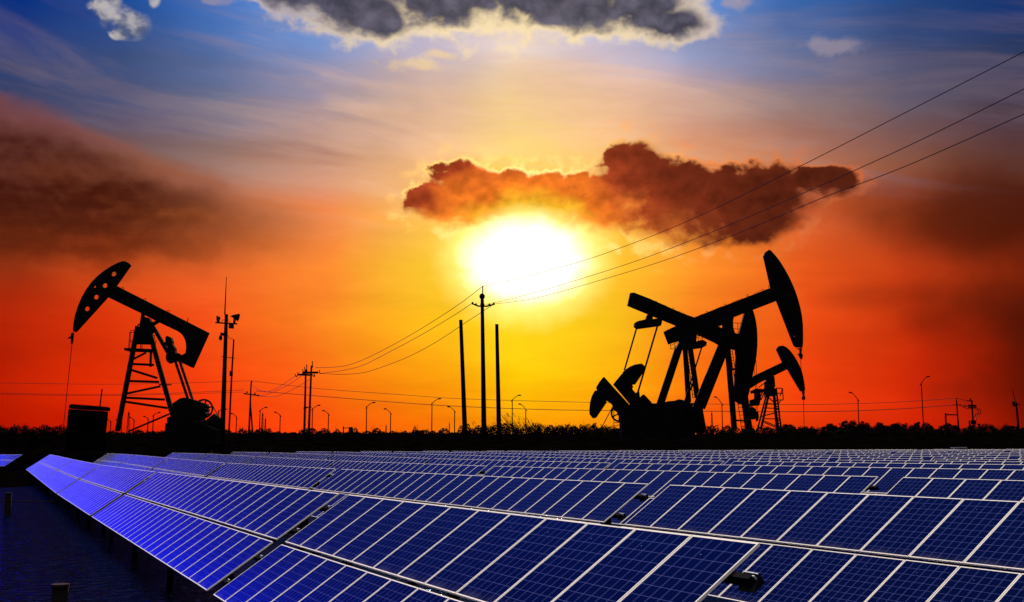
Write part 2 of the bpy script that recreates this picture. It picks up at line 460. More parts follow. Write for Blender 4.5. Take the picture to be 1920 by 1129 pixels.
class MB:
    """collects shapes, given in world space, into one mesh"""
    def __init__(self):
        self.v, self.f = [], []

    def add(self, vs, fs):
        o = len(self.v)
        self.v += [tuple(x) for x in vs]
        self.f += [tuple(i + o for i in q) for q in fs]
        return self

    def box8(self, c):
        return self.add(c, [(0, 1, 2, 3), (7, 6, 5, 4), (0, 4, 5, 1), (1, 5, 6, 2), (2, 6, 7, 3), (3, 7, 4, 0)])

    def box(self, lo, hi):
        x0, y0, z0 = lo; x1, y1, z1 = hi
        return self.box8([(x0, y0, z0), (x0, y1, z0), (x1, y1, z0), (x1, y0, z0), (x0, y0, z1), (x0, y1, z1), (x1, y1, z1), (x1, y0, z1)])

    def bar(self, a, b, w, d, w2=None):
        """square bar from a to b: w across in the x-z plane, d along y"""
        a, b = Vector(a), Vector(b)
        ax = (b - a).normalized()
        yv = Vector((0, 1, 0))
        s = ax.cross(yv)
        if s.length < 1e-3: s = Vector((1, 0, 0))
        s.normalize()
        yv = s.cross(ax).normalized()
        w2 = w if w2 is None else w2
        c = [a + s * i * w / 2 + yv * j * d / 2 for i, j in ((-1, -1), (1, -1), (1, 1), (-1, 1))]
        e = [b + s * i * w2 / 2 + yv * j * d / 2 for i, j in ((-1, -1), (1, -1), (1, 1), (-1, 1))]
        return self.box8(c + e)

    def tube(self, pts, r, n=8, r2=None, cap=True):
        pts = [Vector(p) for p in pts]
        rings = []
        N = len(pts)
        for i, p in enumerate(pts):
            t = (pts[min(i + 1, N - 1)] - pts[max(i - 1, 0)]).normalized()
            up = Vector((0, 0, 1)) if abs(t.z) < 0.9 else Vector((0, 1, 0))
            a = t.cross(up).normalized(); b = t.cross(a).normalized()
            rr = r if r2 is None else r + (r2 - r) * i / max(1, N - 1)
            rings.append([p + (a * math.cos(2 * math.pi * k / n) + b * math.sin(2 * math.pi * k / n)) * rr for k in range(n)])
        vs = [v for q in rings for v in q]
        fs = [(i * n + k, i * n + (k + 1) % n, (i + 1) * n + (k + 1) % n, (i + 1) * n + k) for i in range(N - 1) for k in range(n)]
        if cap:
            fs += [tuple(range(n)), tuple(range((N - 1) * n, N * n))[::-1]]
        return self.add(vs, fs)

    def ring(self, c, R1, r, n=20, m=6, sx=1.0):
        """torus in the x-z plane"""
        c = Vector(c)
        vs, fs = [], []
        for i in range(n):
            a = 2 * math.pi * i / n
            for j in range(m):
                q = 2 * math.pi * j / m
                rr = R1 + r * math.cos(q)
                vs.append(c + Vector((math.cos(a) * rr * sx, r * math.sin(q), math.sin(a) * rr)))
        for i in range(n):
            for j in range(m):
                fs.append((i * m + j, ((i + 1) % n) * m + j, ((i + 1) % n) * m + (j + 1) % m, i * m + (j + 1) % m))
        return self.add(vs, fs)

    def prism(self, poly, Y, t, holes=()):
        """flat-sided body of thickness t whose side view is poly (photograph pixels at distance Y)"""
        loops = [[at(x, y, Y) for x, y in lp] for lp in ([poly] + list(holes))]
        flat = [p for lp in loops for p in lp]
        tris = tessellate_polygon([[Vector((p.x, p.z, 0)) for p in lp] for lp in loops])
        n = len(flat)
        vs = [p + Vector((0, -t / 2, 0)) for p in flat] + [p + Vector((0, t / 2, 0)) for p in flat]
        fs = [tuple(q) for q in tris] + [tuple(i + n for i in q)[::-1] for q in tris]
        o = 0
        for lp in loops:
            k = len(lp)
            for i in range(k):
                j = (i + 1) % k
                fs.append((o + i, o + j, o + j + n, o + i + n))
            o += k
        return self.add(vs, fs)

    def build(self, name, mat, parent=None, smooth=False):
        me = bpy.data.meshes.new(name)
        base = parent.matrix_basis.translation if parent else Vector((0, 0, 0))
        pp = parent.parent if parent else None
        while pp:
            base = base + pp.matrix_basis.translation
            pp = pp.parent
        me.from_pydata([(x[0] - base[0], x[1] - base[1], x[2] - base[2]) for x in self.v], [], self.f)
        bm = bmesh.new(); bm.from_mesh(me)
        bmesh.ops.recalc_face_normals(bm, faces=bm.faces)
        bm.to_mesh(me); bm.free()
        me.materials.append(mat)
        if smooth:
            for q in me.polygons: q.use_smooth = True
        o = bpy.data.objects.new(name, me)
        COL.objects.link(o)
        if parent: o.parent = parent
        return o


def blob(mb, c, rx, ry, rz, n=10, m=7):
    c = Vector(c)
    vs = [c + Vector((0, 0, rz))]
    for i in range(1, m):
        a = math.pi * i / m
        for k in range(n):
            b = 2 * math.pi * k / n
            vs.append(c + Vector((rx * math.sin(a) * math.cos(b), ry * math.sin(a) * math.sin(b), rz * math.cos(a))))
    vs.append(c - Vector((0, 0, rz)))
    fs = [(0, 1 + k, 1 + (k + 1) % n) for k in range(n)]
    for i in range(m - 2):
        for k in range(n):
            fs.append((1 + i * n + k, 1 + (i + 1) * n + k, 1 + (i + 1) * n + (k + 1) % n, 1 + i * n + (k + 1) % n))
    e = len(vs) - 1
    fs += [(e, 1 + (m - 2) * n + (k + 1) % n, 1 + (m - 2) * n + k) for k in range(n)]
    return mb.add(vs, fs)


# ------------------------------------------------------------------ setting: water and land
ZL = EYE + 3.0                              # level of the raised ground behind the array
me = bpy.data.meshes.new('water')
me.from_pydata([(-400, -60, 0), (400, -60, 0), (400, 210, 0), (-400, 210, 0)], [], [(0, 1, 2, 3)])
me.materials.append(M_WATER)
water = bpy.data.objects.new('water', me); COL.objects.link(water)
tag(water, kind='structure')

PROF = [(143, -0.6), (145.5, EYE - 1.6), (149, EYE - 0.35), (156, EYE - 0.1), (164, EYE + 0.7), (171, EYE + 2.3), (176, EYE + 2.9), (185, ZL), (260, ZL), (500, ZL), (1500, ZL), (9000, ZL)]
rl = random.Random(3)
vs, fs = [], []
XS = [-6000, -2500, -900, -400, -200] + [-120 + 3 * i for i in range(81)] + [200, 400, 900, 2500, 6000]
for j, (y, z) in enumerate(PROF):
    for x in XS:
        jit = rl.uniform(-0.12, 0.12) if 1 <= j <= 7 else 0
        right = 0.55 * max(0.0, min(1.0, (x + 10) / 60.0)) if 1 <= j <= 4 else 0
        y_ = 178 + (y - 143) * 0.2 if (x < -64 and j < 7) else y          # the water reaches further back at the far left
        vs.append((x, y_ + (rl.uniform(-0.5, 0.5) if 0 < j < 7 else 0), z + jit + right))
n = len(XS)
for j in range(len(PROF) - 1):
    for i in range(n - 1):
        fs.append((j * n + i, j * n + i + 1, (j + 1) * n + i + 1, (j + 1) * n + i))
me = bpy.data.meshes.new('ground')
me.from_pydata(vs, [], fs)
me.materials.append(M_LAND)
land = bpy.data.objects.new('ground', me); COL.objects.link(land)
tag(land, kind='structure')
# the bank at the far left, below the separate block of panels
me = bpy.data.meshes.new('bank')
bv, bf = [], []
bx = [-140 + 4 * i for i in range(25)]
for j, (y, z) in enumerate([(96, -0.5), (101, 0.25), (106, 0.75), (120, 0.9), (150, 0.9)]):
    for x in bx:
        k = max(0.0, min(1.0, (-44 - x) / 8.0))
        bv.append((x, y + rl.uniform(-.6, .6), -0.6 + (z + 0.6) * k + rl.uniform(-.05, .05) * k))
for j in range(4):
    for i in range(len(bx) - 1):
        bf.append((j * 25 + i, j * 25 + i + 1, (j + 1) * 25 + i + 1, (j + 1) * 25 + i))
me.from_pydata(bv, [], bf)
me.materials.append(M_LAND)
bank = bpy.data.objects.new('bank', me); COL.objects.link(bank)
tag(bank, kind='structure')

# ------------------------------------------------------------------ solar tables
PHI, TAU = -0.43756, 0.6068
RV = Vector((math.sin(PHI), math.cos(PHI), 0))          # along a row, away from the camera
SV = Vector((math.cos(PHI), -math.sin(PHI), 0))         # across the rows
UP = SV * math.cos(TAU) + Vector((0, 0, math.sin(TAU)))
ML, GAP = 1.4222, 0.0632
MH = 1.412                                               # module length
Y2 = ML + GAP


AXES = (RV, SV, UP)


def row_z(p, Y):
    pts = [(5.965, -.7646), (13.27, -.6895), (20.6, -.6125), (27.57, -.5079), (34.86, -.4492), (60, -.35), (130, -.09)]
    z = pts[0][1]
    for (a, za), (b, zb) in zip(pts, pts[1:]):
        if p >= a: z = za + (zb - za) * min(1.0, (p - a) / (b - a))
    t = max(0.0, min(1.0, (Y - 55) / 82.0))
    return EYE + z + 0.56 * t * t * (3 - 2 * t)


def module_mesh(x0, y0, w=0.985, h=MH, fw=0.017, t=0.026, seed=(0, 0)):
    """returns glass (verts, faces, uvs) and frame (verts, faces)"""
    x1, y1 = x0 + w, y0 + h
    g = [(x0 + fw, y0 + fw, -0.006), (x1 - fw, y0 + fw, -0.006), (x1 - fw, y1 - fw, -0.006), (x0 + fw, y1 - fw, -0.006)]
    m = 0.12
    u0, v0 = seed[0] * 6.0, seed[1] * 10.0
    uv = [(u0 + 0.0, v0), (u0 + 6.0, v0), (u0 + 6.0, v0 + 10.0), (u0, v0 + 10.0)]
    o = [(x0, y0), (x1, y0), (x1, y1), (x0, y1)]
    i = [(x0 + fw, y0 + fw), (x1 - fw, y0 + fw), (x1 - fw, y1 - fw), (x0 + fw, y1 - fw)]
    vs = [(a, b, 0.0) for a, b in o] + [(a, b, 0.0) for a, b in i] + [(a, b, -t) for a, b in o] + [(a, b, -0.012) for a, b in i]
    fs = []
    for k in range(4):
        l = (k + 1) % 4
        fs += [(k, l, 4 + l, 4 + k), (k, 8 + k, 8 + l, l), (4 + k, 4 + l, 12 + l, 12 + k)]
    fs.append((8, 11, 10, 9))                            # back sheet
    return g, uv, vs, fs


def mk_mesh(name, parts, mats):
    """parts: list of (verts, faces, material index, uv or None)"""
    V, Fc, MI, UV = [], [], [], []
    for vs, fs, mi, uv in parts:
        o = len(V)
        V += vs
        for q in fs:
            Fc.append(tuple(a + o for a in q)); MI.append(mi)
            UV += [uv[a] for a in q] if uv else [(0.5, 0.5)] * len(q)
    me = bpy.data.meshes.new(name)
    me.from_pydata(V, [], Fc)
    for m_ in mats: me.materials.append(m_)
    me.polygons.foreach_set('material_index', MI)
    ul = me.uv_layers.new(name='UVMap')
    ul.data.foreach_set('uv', [c for p_ in UV for c in p_])
    me.update()
    return me


_cache = {}


def glass_mesh(seed):
    if ('g', seed) not in _cache:
        g, uv, vs, fs = module_mesh(0, 0, seed=(seed, seed * 3))
        _cache[('g', seed)] = mk_mesh('solar_module', [(g, [(0, 1, 2, 3)], 0, uv)], [M_SOLAR])
    return _cache[('g', seed)]


def frame_mesh():
    if 'f' not in _cache:
        g, uv, vs, fs = module_mesh(0, 0)
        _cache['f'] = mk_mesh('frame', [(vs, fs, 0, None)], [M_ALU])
    return _cache['f']


def both_mesh(seed):
    if ('b', seed) not in _cache:
        g, uv, vs, fs = module_mesh(0, 0, seed=(seed, seed * 3))
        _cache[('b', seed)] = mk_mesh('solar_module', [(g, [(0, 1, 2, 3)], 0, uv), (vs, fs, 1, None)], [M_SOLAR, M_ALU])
    return _cache[('b', seed)]


def boxpart(x0, x1, y0, y1, z0, z1):
    vs = [(x0, y0, z0), (x1, y0, z0), (x1, y1, z0), (x0, y1, z0), (x0, y0, z1), (x1, y0, z1), (x1, y1, z1), (x0, y1, z1)]
    fs = [(0, 3, 2, 1), (4, 5, 6, 7), (0, 1, 5, 4), (1, 2, 6, 5), (2, 3, 7, 6), (3, 0, 4, 7)]
    return vs, fs


PUR = (0.36, 1.06, 1.86, 2.55)


def purlin_mesh(N):
    if ('p', N) not in _cache:
        vs, fs = boxpart(-0.22, N + 0.18, -0.03, 0.03, -0.14, -0.048)
        _cache[('p', N)] = mk_mesh('purlin', [(vs, fs, 0, None)], [M_STEEL])
    return _cache[('p', N)]


def bracket_mesh():
    """end plate with a wedge and bolt heads at a purlin end"""
    if 'k' not in _cache:
        w = [(-0.27, -0.06, -0.06), (-0.27, 0.08, -0.15), (-0.27, -0.06, -0.15), (-0.05, -0.06, -0.06), (-0.05, 0.08, -0.15), (-0.05, -0.06, -0.15)]
        wf = [(0, 1, 2), (3, 5, 4), (0, 3, 4, 1), (1, 4, 5, 2), (2, 5, 3, 0)]
        a = boxpart(-0.26, -0.06, -0.058, -0.047, -0.059, -0.052)
        c = boxpart(-0.25, -0.09, -0.022, -0.012, -0.085, -0.050)
        _cache['k'] = mk_mesh('bracket', [(w, wf, 0, None), (a[0], a[1], 1, None), (c[0], c[1], 1, None)], [M_STEEL, M_BRIGHT])
    return _cache['k']


def link(me_, name, parent, mat=None):
    o = bpy.data.objects.new(name, me_)
    COL.objects.link(o)
    if parent: o.parent = parent
    if mat is not None: o.matrix_local = mat
    return o


def support_local(mw, x, N):
    """post positions: rafter from low to high edge and two piles down to the water bed, in table space"""
    inv = mw.inverted()
    parts = []
    vs, fs = boxpart(x - 0.03, x + 0.03, 0.2, 2.72, -0.27, -0.175)
    parts.append(('rafter', vs, fs))
    for yy in (0.62, 2.30):
        top = mw @ Vector((x, yy, -0.25))
        r = 0.085
        ring = []
        for k in range(8):
            a = 2 * math.pi * k / 8
            ring.append(Vector((math.cos(a) * r, math.sin(a) * r, 0)))
        vs = [inv @ (top + q) for q in ring] + [inv @ (Vector((top.x, top.y, -0.8)) + q) for q in ring]
        fs = [(k, (k + 1) % 8, 8 + (k + 1) % 8, 8 + k) for k in range(8)]
        parts.append(('support_post', [tuple(v) for v in vs], fs))
    return parts


ORD = ['front', 'second', 'third', 'fourth', 'fifth', 'sixth', 'seventh', 'eighth', 'ninth', 'tenth', 'eleventh', 'twelfth',
       'thirteenth', 'fourteenth', 'fifteenth', 'sixteenth', 'seventeenth', 'eighteenth', 'nineteenth', 'twentieth']
TORD = ['first', 'second', 'third', 'fourth', 'fifth', 'sixth', 'seventh', 'eighth', 'ninth']


def solar_table(p, u0, N, label, detail, zo=0.0, ztop=None, axes=None):
    RV, SV, UP = axes or AXES
    a = SV * p + RV * u0
    b = SV * p + RV * (u0 + N)
    a.z = row_z(p, a.y) + zo
    b.z = row_z(p, b.y) + zo
    if ztop is not None: a.z = b.z = ztop
    ex = (b - a).normalized()
    ey = (-UP - ex * (-UP).dot(ex)).normalized()
    ez = ex.cross(ey)
    mw = Matrix(((ex.x, ey.x, ez.x, a.x), (ex.y, ey.y, ez.y, a.y), (ex.z, ey.z, ez.z, a.z), (0, 0, 0, 1)))
    GR = 'solar tables of the array'
    if detail == 0:
        parts = []
        for k in range(N):
            for y0, s in ((0.0, 0), (Y2, 1)):
                g, uv, vs, fs = module_mesh(k + 0.0075, y0, seed=(k * 2 + s, (k * 7 + s * 3) % 11))
                parts.append((g, [(0, 1, 2, 3)], 0, uv))
                parts.append((vs, fs, 1, None))
        for y in PUR:
            v_, f_ = boxpart(-0.22, N + 0.18, y - 0.035, y + 0.035, -0.17, -0.048)
            parts.append((v_, f_, 2, None))
        for i in range(4):
            for nm, v_, f_ in support_local(mw, 1.5 + i * (N - 3) / 3.0, N):
                parts.append((v_, f_, 2, None))
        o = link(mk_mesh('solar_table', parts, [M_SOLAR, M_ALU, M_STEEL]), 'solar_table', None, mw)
        tag(o, label, 'solar panels', GR)
        return o
    root = bpy.data.objects.new('solar_table', None)
    COL.objects.link(root)
    root.matrix_world = mw
    tag(root, label, 'solar panels', GR)
    rr = random.Random(int(p * 100 + u0 * 10))
    for k in range(N):
        for y0 in (0.0, Y2):
            T = Matrix.Translation((k + 0.0075, y0, rr.uniform(-0.0015, 0.0015)))
            if detail == 2:
                g = link(glass_mesh(rr.randrange(6)), 'solar_module', root, T)
                link(frame_mesh(), 'frame', g)
            else:
                link(both_mesh(rr.randrange(6)), 'solar_module', root, T)
    for y in PUR:
        link(purlin_mesh(N), 'purlin', root, Matrix.Translation((0, y, 0)))
    if detail == 2:
        for y in (PUR[0], PUR[1], PUR[2], PUR[3]):
            link(bracket_mesh(), 'bracket', root, Matrix.Translation((0, y, 0)))
    ns = max(3, N // 6)
    for i in range(ns):
        for nm, v_, f_ in support_local(mw, 1.2 + i * (N - 2.4) / (ns - 1), N):
            link(mk_mesh(nm, [(v_, f_, 0, None)], [M_STEEL]), nm, root)
    return root


def seen(p, u0, N):
    """is any part of the table inside (or close to) the picture"""
    for u in (u0, u0 + N / 2, u0 + N):
        for q in (0, -2.4):
            w = SV * (p + q) + RV * u
            if w.y > 1.5:
                x = F * w.x / w.y + W / 2
                if -60 < x < W + 60: return True
    return False


# front row
solar_table(5.965, 7.78, 12, 'blue solar table nearest the camera, its low edge cut by the bottom of the picture', 2)
solar_table(5.965, 20.45, 25, 'long bright blue solar table over open water, second in the front row', 2)
solar_table(5.965, 46.35, 24, 'bright blue solar table in the front row, third from the camera', 1)
solar_table(5.965, 71.2, 24, 'blue and grey solar table in the front row, fourth from the camera', 1)
solar_table(5.965, 96.1, 27, 'pale solar table in the front row, fifth from the camera', 1)
ROWP = [13.27, 20.616, 27.567, 34.86]
while ROWP[-1] < 128: ROWP.append(ROWP[-1] + 7.3)
ntab = 5
for ri, p in enumerate(ROWP):
    start = 21.2 + 0.72 * ri if ri < 4 else 23.5 + 0.25 * (ri - 3)
    k0 = -8
    cnt = 0
    for k in range(k0, 9):
        u0 = start + 24.85 * k
        if ri == 0 and k == -1: u0 = 20.34 - 24.0
        mid = SV * p + RV * (u0 + 12)
        far = (SV * p + RV * (u0 + 24))
        N = 24
        if mid.y < 2 or not seen(p, u0, 24): continue
        if far.y > 141:
            N = int(24 - (far.y - 141) / RV.y)
            if N < 4: continue
        det = 0
        if mid.y < 46 and ri < 4 : det = 1
        if ri == 0 and k in (-1, 0): det = 2
        side = 'counted from the right'
        lab = 'solar table in the %s row from the front, %s counting from the right' % (ORD[ri + 1], TORD[min(cnt, 8)])
        solar_table(p, u0, N, lab, det)
        cnt += 1; ntab += 1
# separate block at the far left, on the bank
pc = at(8, 874, 163)
ph = -0.66
rv2, sv2 = Vector((math.sin(ph), math.cos(ph), 0)), Vector((math.cos(ph), -math.sin(ph), 0))
ax2 = (rv2, sv2, sv2 * math.cos(TAU) + Vector((0, 0, math.sin(TAU))))
solar_table(pc.dot(sv2) + 2.387, pc.dot(rv2), 14, 'solar table at the left edge, standing apart above the dark bank', 1, ztop=pc.z + 1.66, axes=ax2)
solar_table(5.965, 123.3, 13, 'last and farthest solar table of the front row, tiny at the far left', 1)
print('tables', ntab)

# ------------------------------------------------------------------ things in the water
def pile(px, py, w_px, Y, label):
    t = thing('mooring_post', label, 'post', (at(px, py, Y).x, Y, 0))
    r = w_px / 2 / F * Y
    top = at(px, py, Y)
    mb = MB()
    mb.tube([(top.x, Y, -0.8), (top.x, Y, top.z * 0.5), (top.x, Y, top.z)], r * 1.04, 14, r * 0.97)
    mb.build('post_shaft', M_WOODPOLE, t)
    MB().tube([(top.x, Y, top.z - 0.02), (top.x, Y, top.z + 0.03)], r * 1.08, 14).build('cap', M_WOODPOLE, t)
    return t


pile(113, 1098, 30, 21.5, 'short thick wooden post in the water at the bottom left corner')
t = pile(16, 925, 12, 58, 'tall dark post in the water near the left edge')
mb = MB()
a, b = at(-40, 939, 58), at(102, 940, 58)
mb.tube([a, (a + b) / 2 + Vector((0, 0, -0.03)), b], 0.035, 6)
tag(mb.build('mooring_line', M_STEEL), 'dark line stretched just above the water past the tall post', 'rope')


# ------------------------------------------------------------------ pumpjacks
def crop(x0, y0, s):
    return lambda *q: [(x0 + x / s, y0 + y / s) for x, y in q]


c1 = crop(100, 470, 2.8214)
c2 = crop(1080, 450, 2.8229)
c3 = crop(1230, 580, 4.704)
cb = crop(200, 580, 9.41)
cw = crop(1090, 660, 7.056)
cq = crop(300, 730, 8.6875)


def PX(px, Y):            # width of px photograph pixels at distance Y, in metres
    return px / F * Y


def lpart(parent, name, c, pts, w, Y, d, mat=M_IRON, w2=None):
    (x0, y0), (x1, y1) = c(*pts)
    s = {c1: 2.8214, c2: 2.8229, c3: 4.704, cb: 9.41, cw: 7.056, cq: 8.6875}[c]
    return MB().bar(at(x0, y0, Y), at(x1, y1, Y), PX(w / s, Y), d, None if w2 is None else PX(w2 / s, Y)).build(name, mat, parent)


def circ(x, y, r, n=14):
    return [(x + r * math.cos(2 * math.pi * i / n), y + r * math.sin(2 * math.pi * i / n)) for i in range(n)]


# --- left pumpjack
YA = 150.0
A = thing('pumpjack', 'black pumpjack on the left, its horsehead pierced by round holes, beam tail hooked down', 'pumpjack', at(330, 848, YA))
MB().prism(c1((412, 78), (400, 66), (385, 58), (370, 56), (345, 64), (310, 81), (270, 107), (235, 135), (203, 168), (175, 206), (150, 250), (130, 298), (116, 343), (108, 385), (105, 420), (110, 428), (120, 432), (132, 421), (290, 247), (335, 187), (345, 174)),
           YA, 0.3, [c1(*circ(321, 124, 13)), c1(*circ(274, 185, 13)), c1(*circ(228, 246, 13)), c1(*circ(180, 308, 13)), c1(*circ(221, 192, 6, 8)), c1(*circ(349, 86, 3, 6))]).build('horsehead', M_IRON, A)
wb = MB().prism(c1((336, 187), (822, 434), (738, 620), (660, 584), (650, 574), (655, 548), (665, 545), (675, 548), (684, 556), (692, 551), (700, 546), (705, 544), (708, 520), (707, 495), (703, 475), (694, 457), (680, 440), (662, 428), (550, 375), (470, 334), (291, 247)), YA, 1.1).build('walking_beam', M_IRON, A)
for x, y in ((366, 201), (484, 260), (609, 322)):
    q = c1((x, y))[0]
    MB().ring(at(q[0], q[1], YA), 0.17, 0.04, 14, 5).build('lifting_eye', M_IRON, A)
q = [at(x, y, YA) for x, y in c1((711, 378), (710, 365), (712, 360), (718, 357))]
MB().tube(q, 0.05, 6).build('lifting_eye', M_IRON, A)
for dy in (-0.45, 0.45):
    lpart(A, 'leg', c1, ((447, 400), (339, 955)), 24, YA + dy, 0.35)
    lpart(A, 'leg', c1, ((500, 400), (637, 890)), 24, YA + dy, 0.35)
lpart(A, 'bearing_post', c1, ((476, 330), (462, 420)), 15, YA, 0.5)
mb = MB()
mb.prism(cb((625, 200), (650, 175), (665, 155), (700, 145), (740, 150), (775, 175), (790, 215), (790, 250), (910, 200), (916, 228), (808, 290), (850, 370), (790, 440), (770, 400), (775, 470), (800, 500), (780, 518), (745, 505), (760, 620), (500, 615), (500, 400), (550, 380), (590, 330), (610, 260)), YA, 1.0)
mb.build('centre_bearing', M_IRON, A)
q = cb((572, 290))[0]
MB().ring(at(q[0], q[1], YA), PX(2.6, YA), 0.09, 12, 5).build('grease_pipe', M_IRON, A)
lpart(A, 'strut', cb, ((810, 290), (1080, 760)), 62, YA, 0.45)
# platform and cage railing
for dy in (-1.1, 1.1):
    for grp_ in ((((428, 370), (540, 378)), ((400, 408), (520, 412)), ((405, 408), (388, 690)), ((428, 370), (405, 690)), ((400, 545), (480, 545)), ((388, 575), (480, 578)), ((405, 690), (388, 690))),
                 (((848, 460), (825, 710)), ((872, 540), (850, 740)), ((770, 570), (872, 575)), ((775, 605), (858, 608)), ((800, 440), (850, 470))),
                 (((602, 610), (600, 705)), ((628, 610), (622, 705)), ((600, 660), (626, 660)))):
        mb = MB()
        for a_, b_ in grp_:
            (x0, y0), (x1, y1) = cb(a_, b_)
            mb.tube([at(x0, y0, YA + dy), at(x1, y1, YA + dy)], 0.045, 5)
        mb.build('railing', M_IRON, A)
lpart(A, 'platform', cb, ((358, 715), (850, 735)), 42, YA, 2.3)
for pts, w in ((((425, 573), (490, 540)), 9), (((422, 600), (531, 605)), 12), (((415, 632), (549, 674)), 12), (((403, 690), (558, 695)), 12), (((388, 756), (566, 718)), 10), (((560, 709), (624, 710)), 6),
               (((382, 778), (588, 788)), 12), (((378, 799), (604, 833)), 12), (((612, 865), (396, 957)), 8), (((516, 536), (514, 615)), 10)):
    lpart(A, 'brace', c1, pts, w, YA, 0.3)
# bearing assembly at the beam tail
MB().prism(cb((1080, 745), (1090, 665), (1065, 650), (1050, 615), (1018, 605), (1055, 575), (1052, 500), (1085, 472), (1115, 492), (1148, 500), (1172, 570), (1170, 610), (1190, 645), (1220, 690), (1222, 740), (1238, 785), (1270, 775), (1305, 790), (1335, 830), (1400, 850), (1380, 960), (1285, 915), (1180, 930), (1120, 958), (1075, 920), (1060, 870), (1062, 820)),
           YA - 0.1, 0.9, [cb(*circ(1148, 570, 8, 6)), cb(*circ(1083, 632, 12, 6))]).build('tail_bearing', M_IRON, A)
for dy, p0, p1 in ((-0.9, (1200, 920), (1460 - 140 + 72, 1129 + 60)), (0.9, (1258, 915), (1475, 1129 + 60))):
    pass
lpart(A, 'pitman_arm', c1, ((644, 582), (712, 785)), 12, YA - 0.7, 0.3)
lpart(A, 'pitman_arm', c1, ((668, 582), (737, 790)), 12, YA + 0.7, 0.3)
# gearbox, skid base, flywheel, motor
MB().prism(cq((245, 460), (250, 350), (220, 340), (220, 300), (250, 290), (235, 240), (300, 195), (360, 155), (430, 140), (500, 155), (560, 170), (640, 195), (690, 225), (760, 240), (775, 275), (765, 300), (780, 330), (765, 360), (775, 400), (740, 420), (705, 460), (705, 640), (650, 700), (200, 700), (155, 640), (155, 460), (200, 450)), YA, 2.2).build('gearbox', M_IRON, A)
MB().prism(cq((150, 560), (720, 560), (900, 640), (960, 660), (960, 900), (805, 980), (805, 1068), (200, 1068), (200, 1000), (130, 900)), YA + 0.2, 3.4).build('base', M_IRON, A)
fw = cq((708, 318))[0]
cf = at(fw[0], fw[1], YA + 1.4)
fly = MB().ring(cf, PX(17.0, YA), 0.13, 28, 6).build('flywheel', M_IRON, A)
mb = MB()
for k in range(6):
    a_ = math.radians(14 + 60 * k)
    mb.bar(cf, cf + Vector((math.cos(a_), 0, math.sin(a_))) * PX(17, YA), 0.2, 0.15)
mb.tube([cf + Vector((0, -0.5, 0)), cf + Vector((0, 0.3, 0))], 0.3, 10)
mb.build('spokes', M_IRON, fly)
q = [at(x, y, YA + 1.4) for x, y in cq((845, 250), (970, 470))]
MB().bar(q[0], q[1], 0.10, 0.12).build('drive_belt', M_IRON, A)
MB().prism(cq((725, 520), (760, 510), (895, 400), (905, 395), (975, 480), (980, 700), (700, 700), (705, 530), (720, 540), (735, 560), (755, 560), (755, 525)), YA + 1.4, 1.3).build('motor_guard', M_IRON, A)
# rod line
rod = [at(x, y, YA) for x, y in c1((106, 425), (98, 500), (74, 730), (51, 960))]
MB().tube(rod, 0.045, 6).build('polished_rod', M_IRON, A)
MB().prism(c1((96, 437), (108, 435), (105, 470), (100, 495), (94, 492), (95, 468), (76, 464), (80, 460), (92, 455)), YA, 0.3).build('carrier_bar', M_IRON, A)

# --- big right pumpjack, facing right
YP = 150.0
Pj = thing('pumpjack', 'largest black pumpjack on the right, its horsehead raised towards the right', 'pumpjack', at(1350, 848, YP), 'pumpjacks on the right')
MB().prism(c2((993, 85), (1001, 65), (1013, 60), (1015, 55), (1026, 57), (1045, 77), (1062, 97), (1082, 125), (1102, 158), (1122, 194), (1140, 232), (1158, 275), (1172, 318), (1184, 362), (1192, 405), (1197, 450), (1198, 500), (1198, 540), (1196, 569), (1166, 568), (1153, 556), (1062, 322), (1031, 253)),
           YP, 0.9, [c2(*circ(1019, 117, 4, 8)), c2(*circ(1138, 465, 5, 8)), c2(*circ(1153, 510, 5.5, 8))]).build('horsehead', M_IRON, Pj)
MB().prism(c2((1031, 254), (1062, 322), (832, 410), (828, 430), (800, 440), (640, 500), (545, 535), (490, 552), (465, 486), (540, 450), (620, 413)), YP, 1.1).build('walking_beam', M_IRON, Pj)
lpart(Pj, 'leg', c2, ((790, 520), (632, 905)), 44, YP - 0.6, 0.5)
lpart(Pj, 'leg', c2, ((800, 540), (838, 1005)), 28, YP - 0.6, 0.5)
lpart(Pj, 'leg', c2, ((855, 560), (915, 1005)), 36, YP + 0.6, 0.5)
lpart(Pj, 'leg', c2, ((815, 520), (668, 890)), 30, YP + 0.9, 0.5)
MB().prism(c2((778, 445), (825, 415), (828, 470), (840, 505), (860, 510), (860, 560), (790, 570), (740, 545), (776, 530)), YP, 1.5).build('centre_bearing', M_IRON, Pj)
for grp_ in ((((662, 118), (755, 124)), ((670, 170), (740, 176)), ((720, 120), (724, 225)), ((670, 120), (684, 222)), ((684, 222), (740, 226))), (((530, 148), (590, 130)), ((590, 130), (590, 178)), ((556, 135), (560, 165)), ((535, 160), (590, 172)))):
    mb = MB()
    for a_, b_ in grp_:
        (x0, y0), (x1, y1) = c3(a_, b_)
        mb.tube([at(x0, y0, YP + 1.2), at(x1, y1, YP + 1.2)], 0.04, 5)
    mb.build('railing', M_IRON, Pj)
mb = MB()
for a_, b_ in (((650, 340), (715, 760)), ((668, 340), (735, 760)), ((718, 800), (755, 1050)), ((750, 800), (790, 1050))):
    (x0, y0), (x1, y1) = c3(a_, b_)
    mb.tube([at(x0, y0, YP + .9), at(x1, y1, YP + .9)], 0.05, 5)
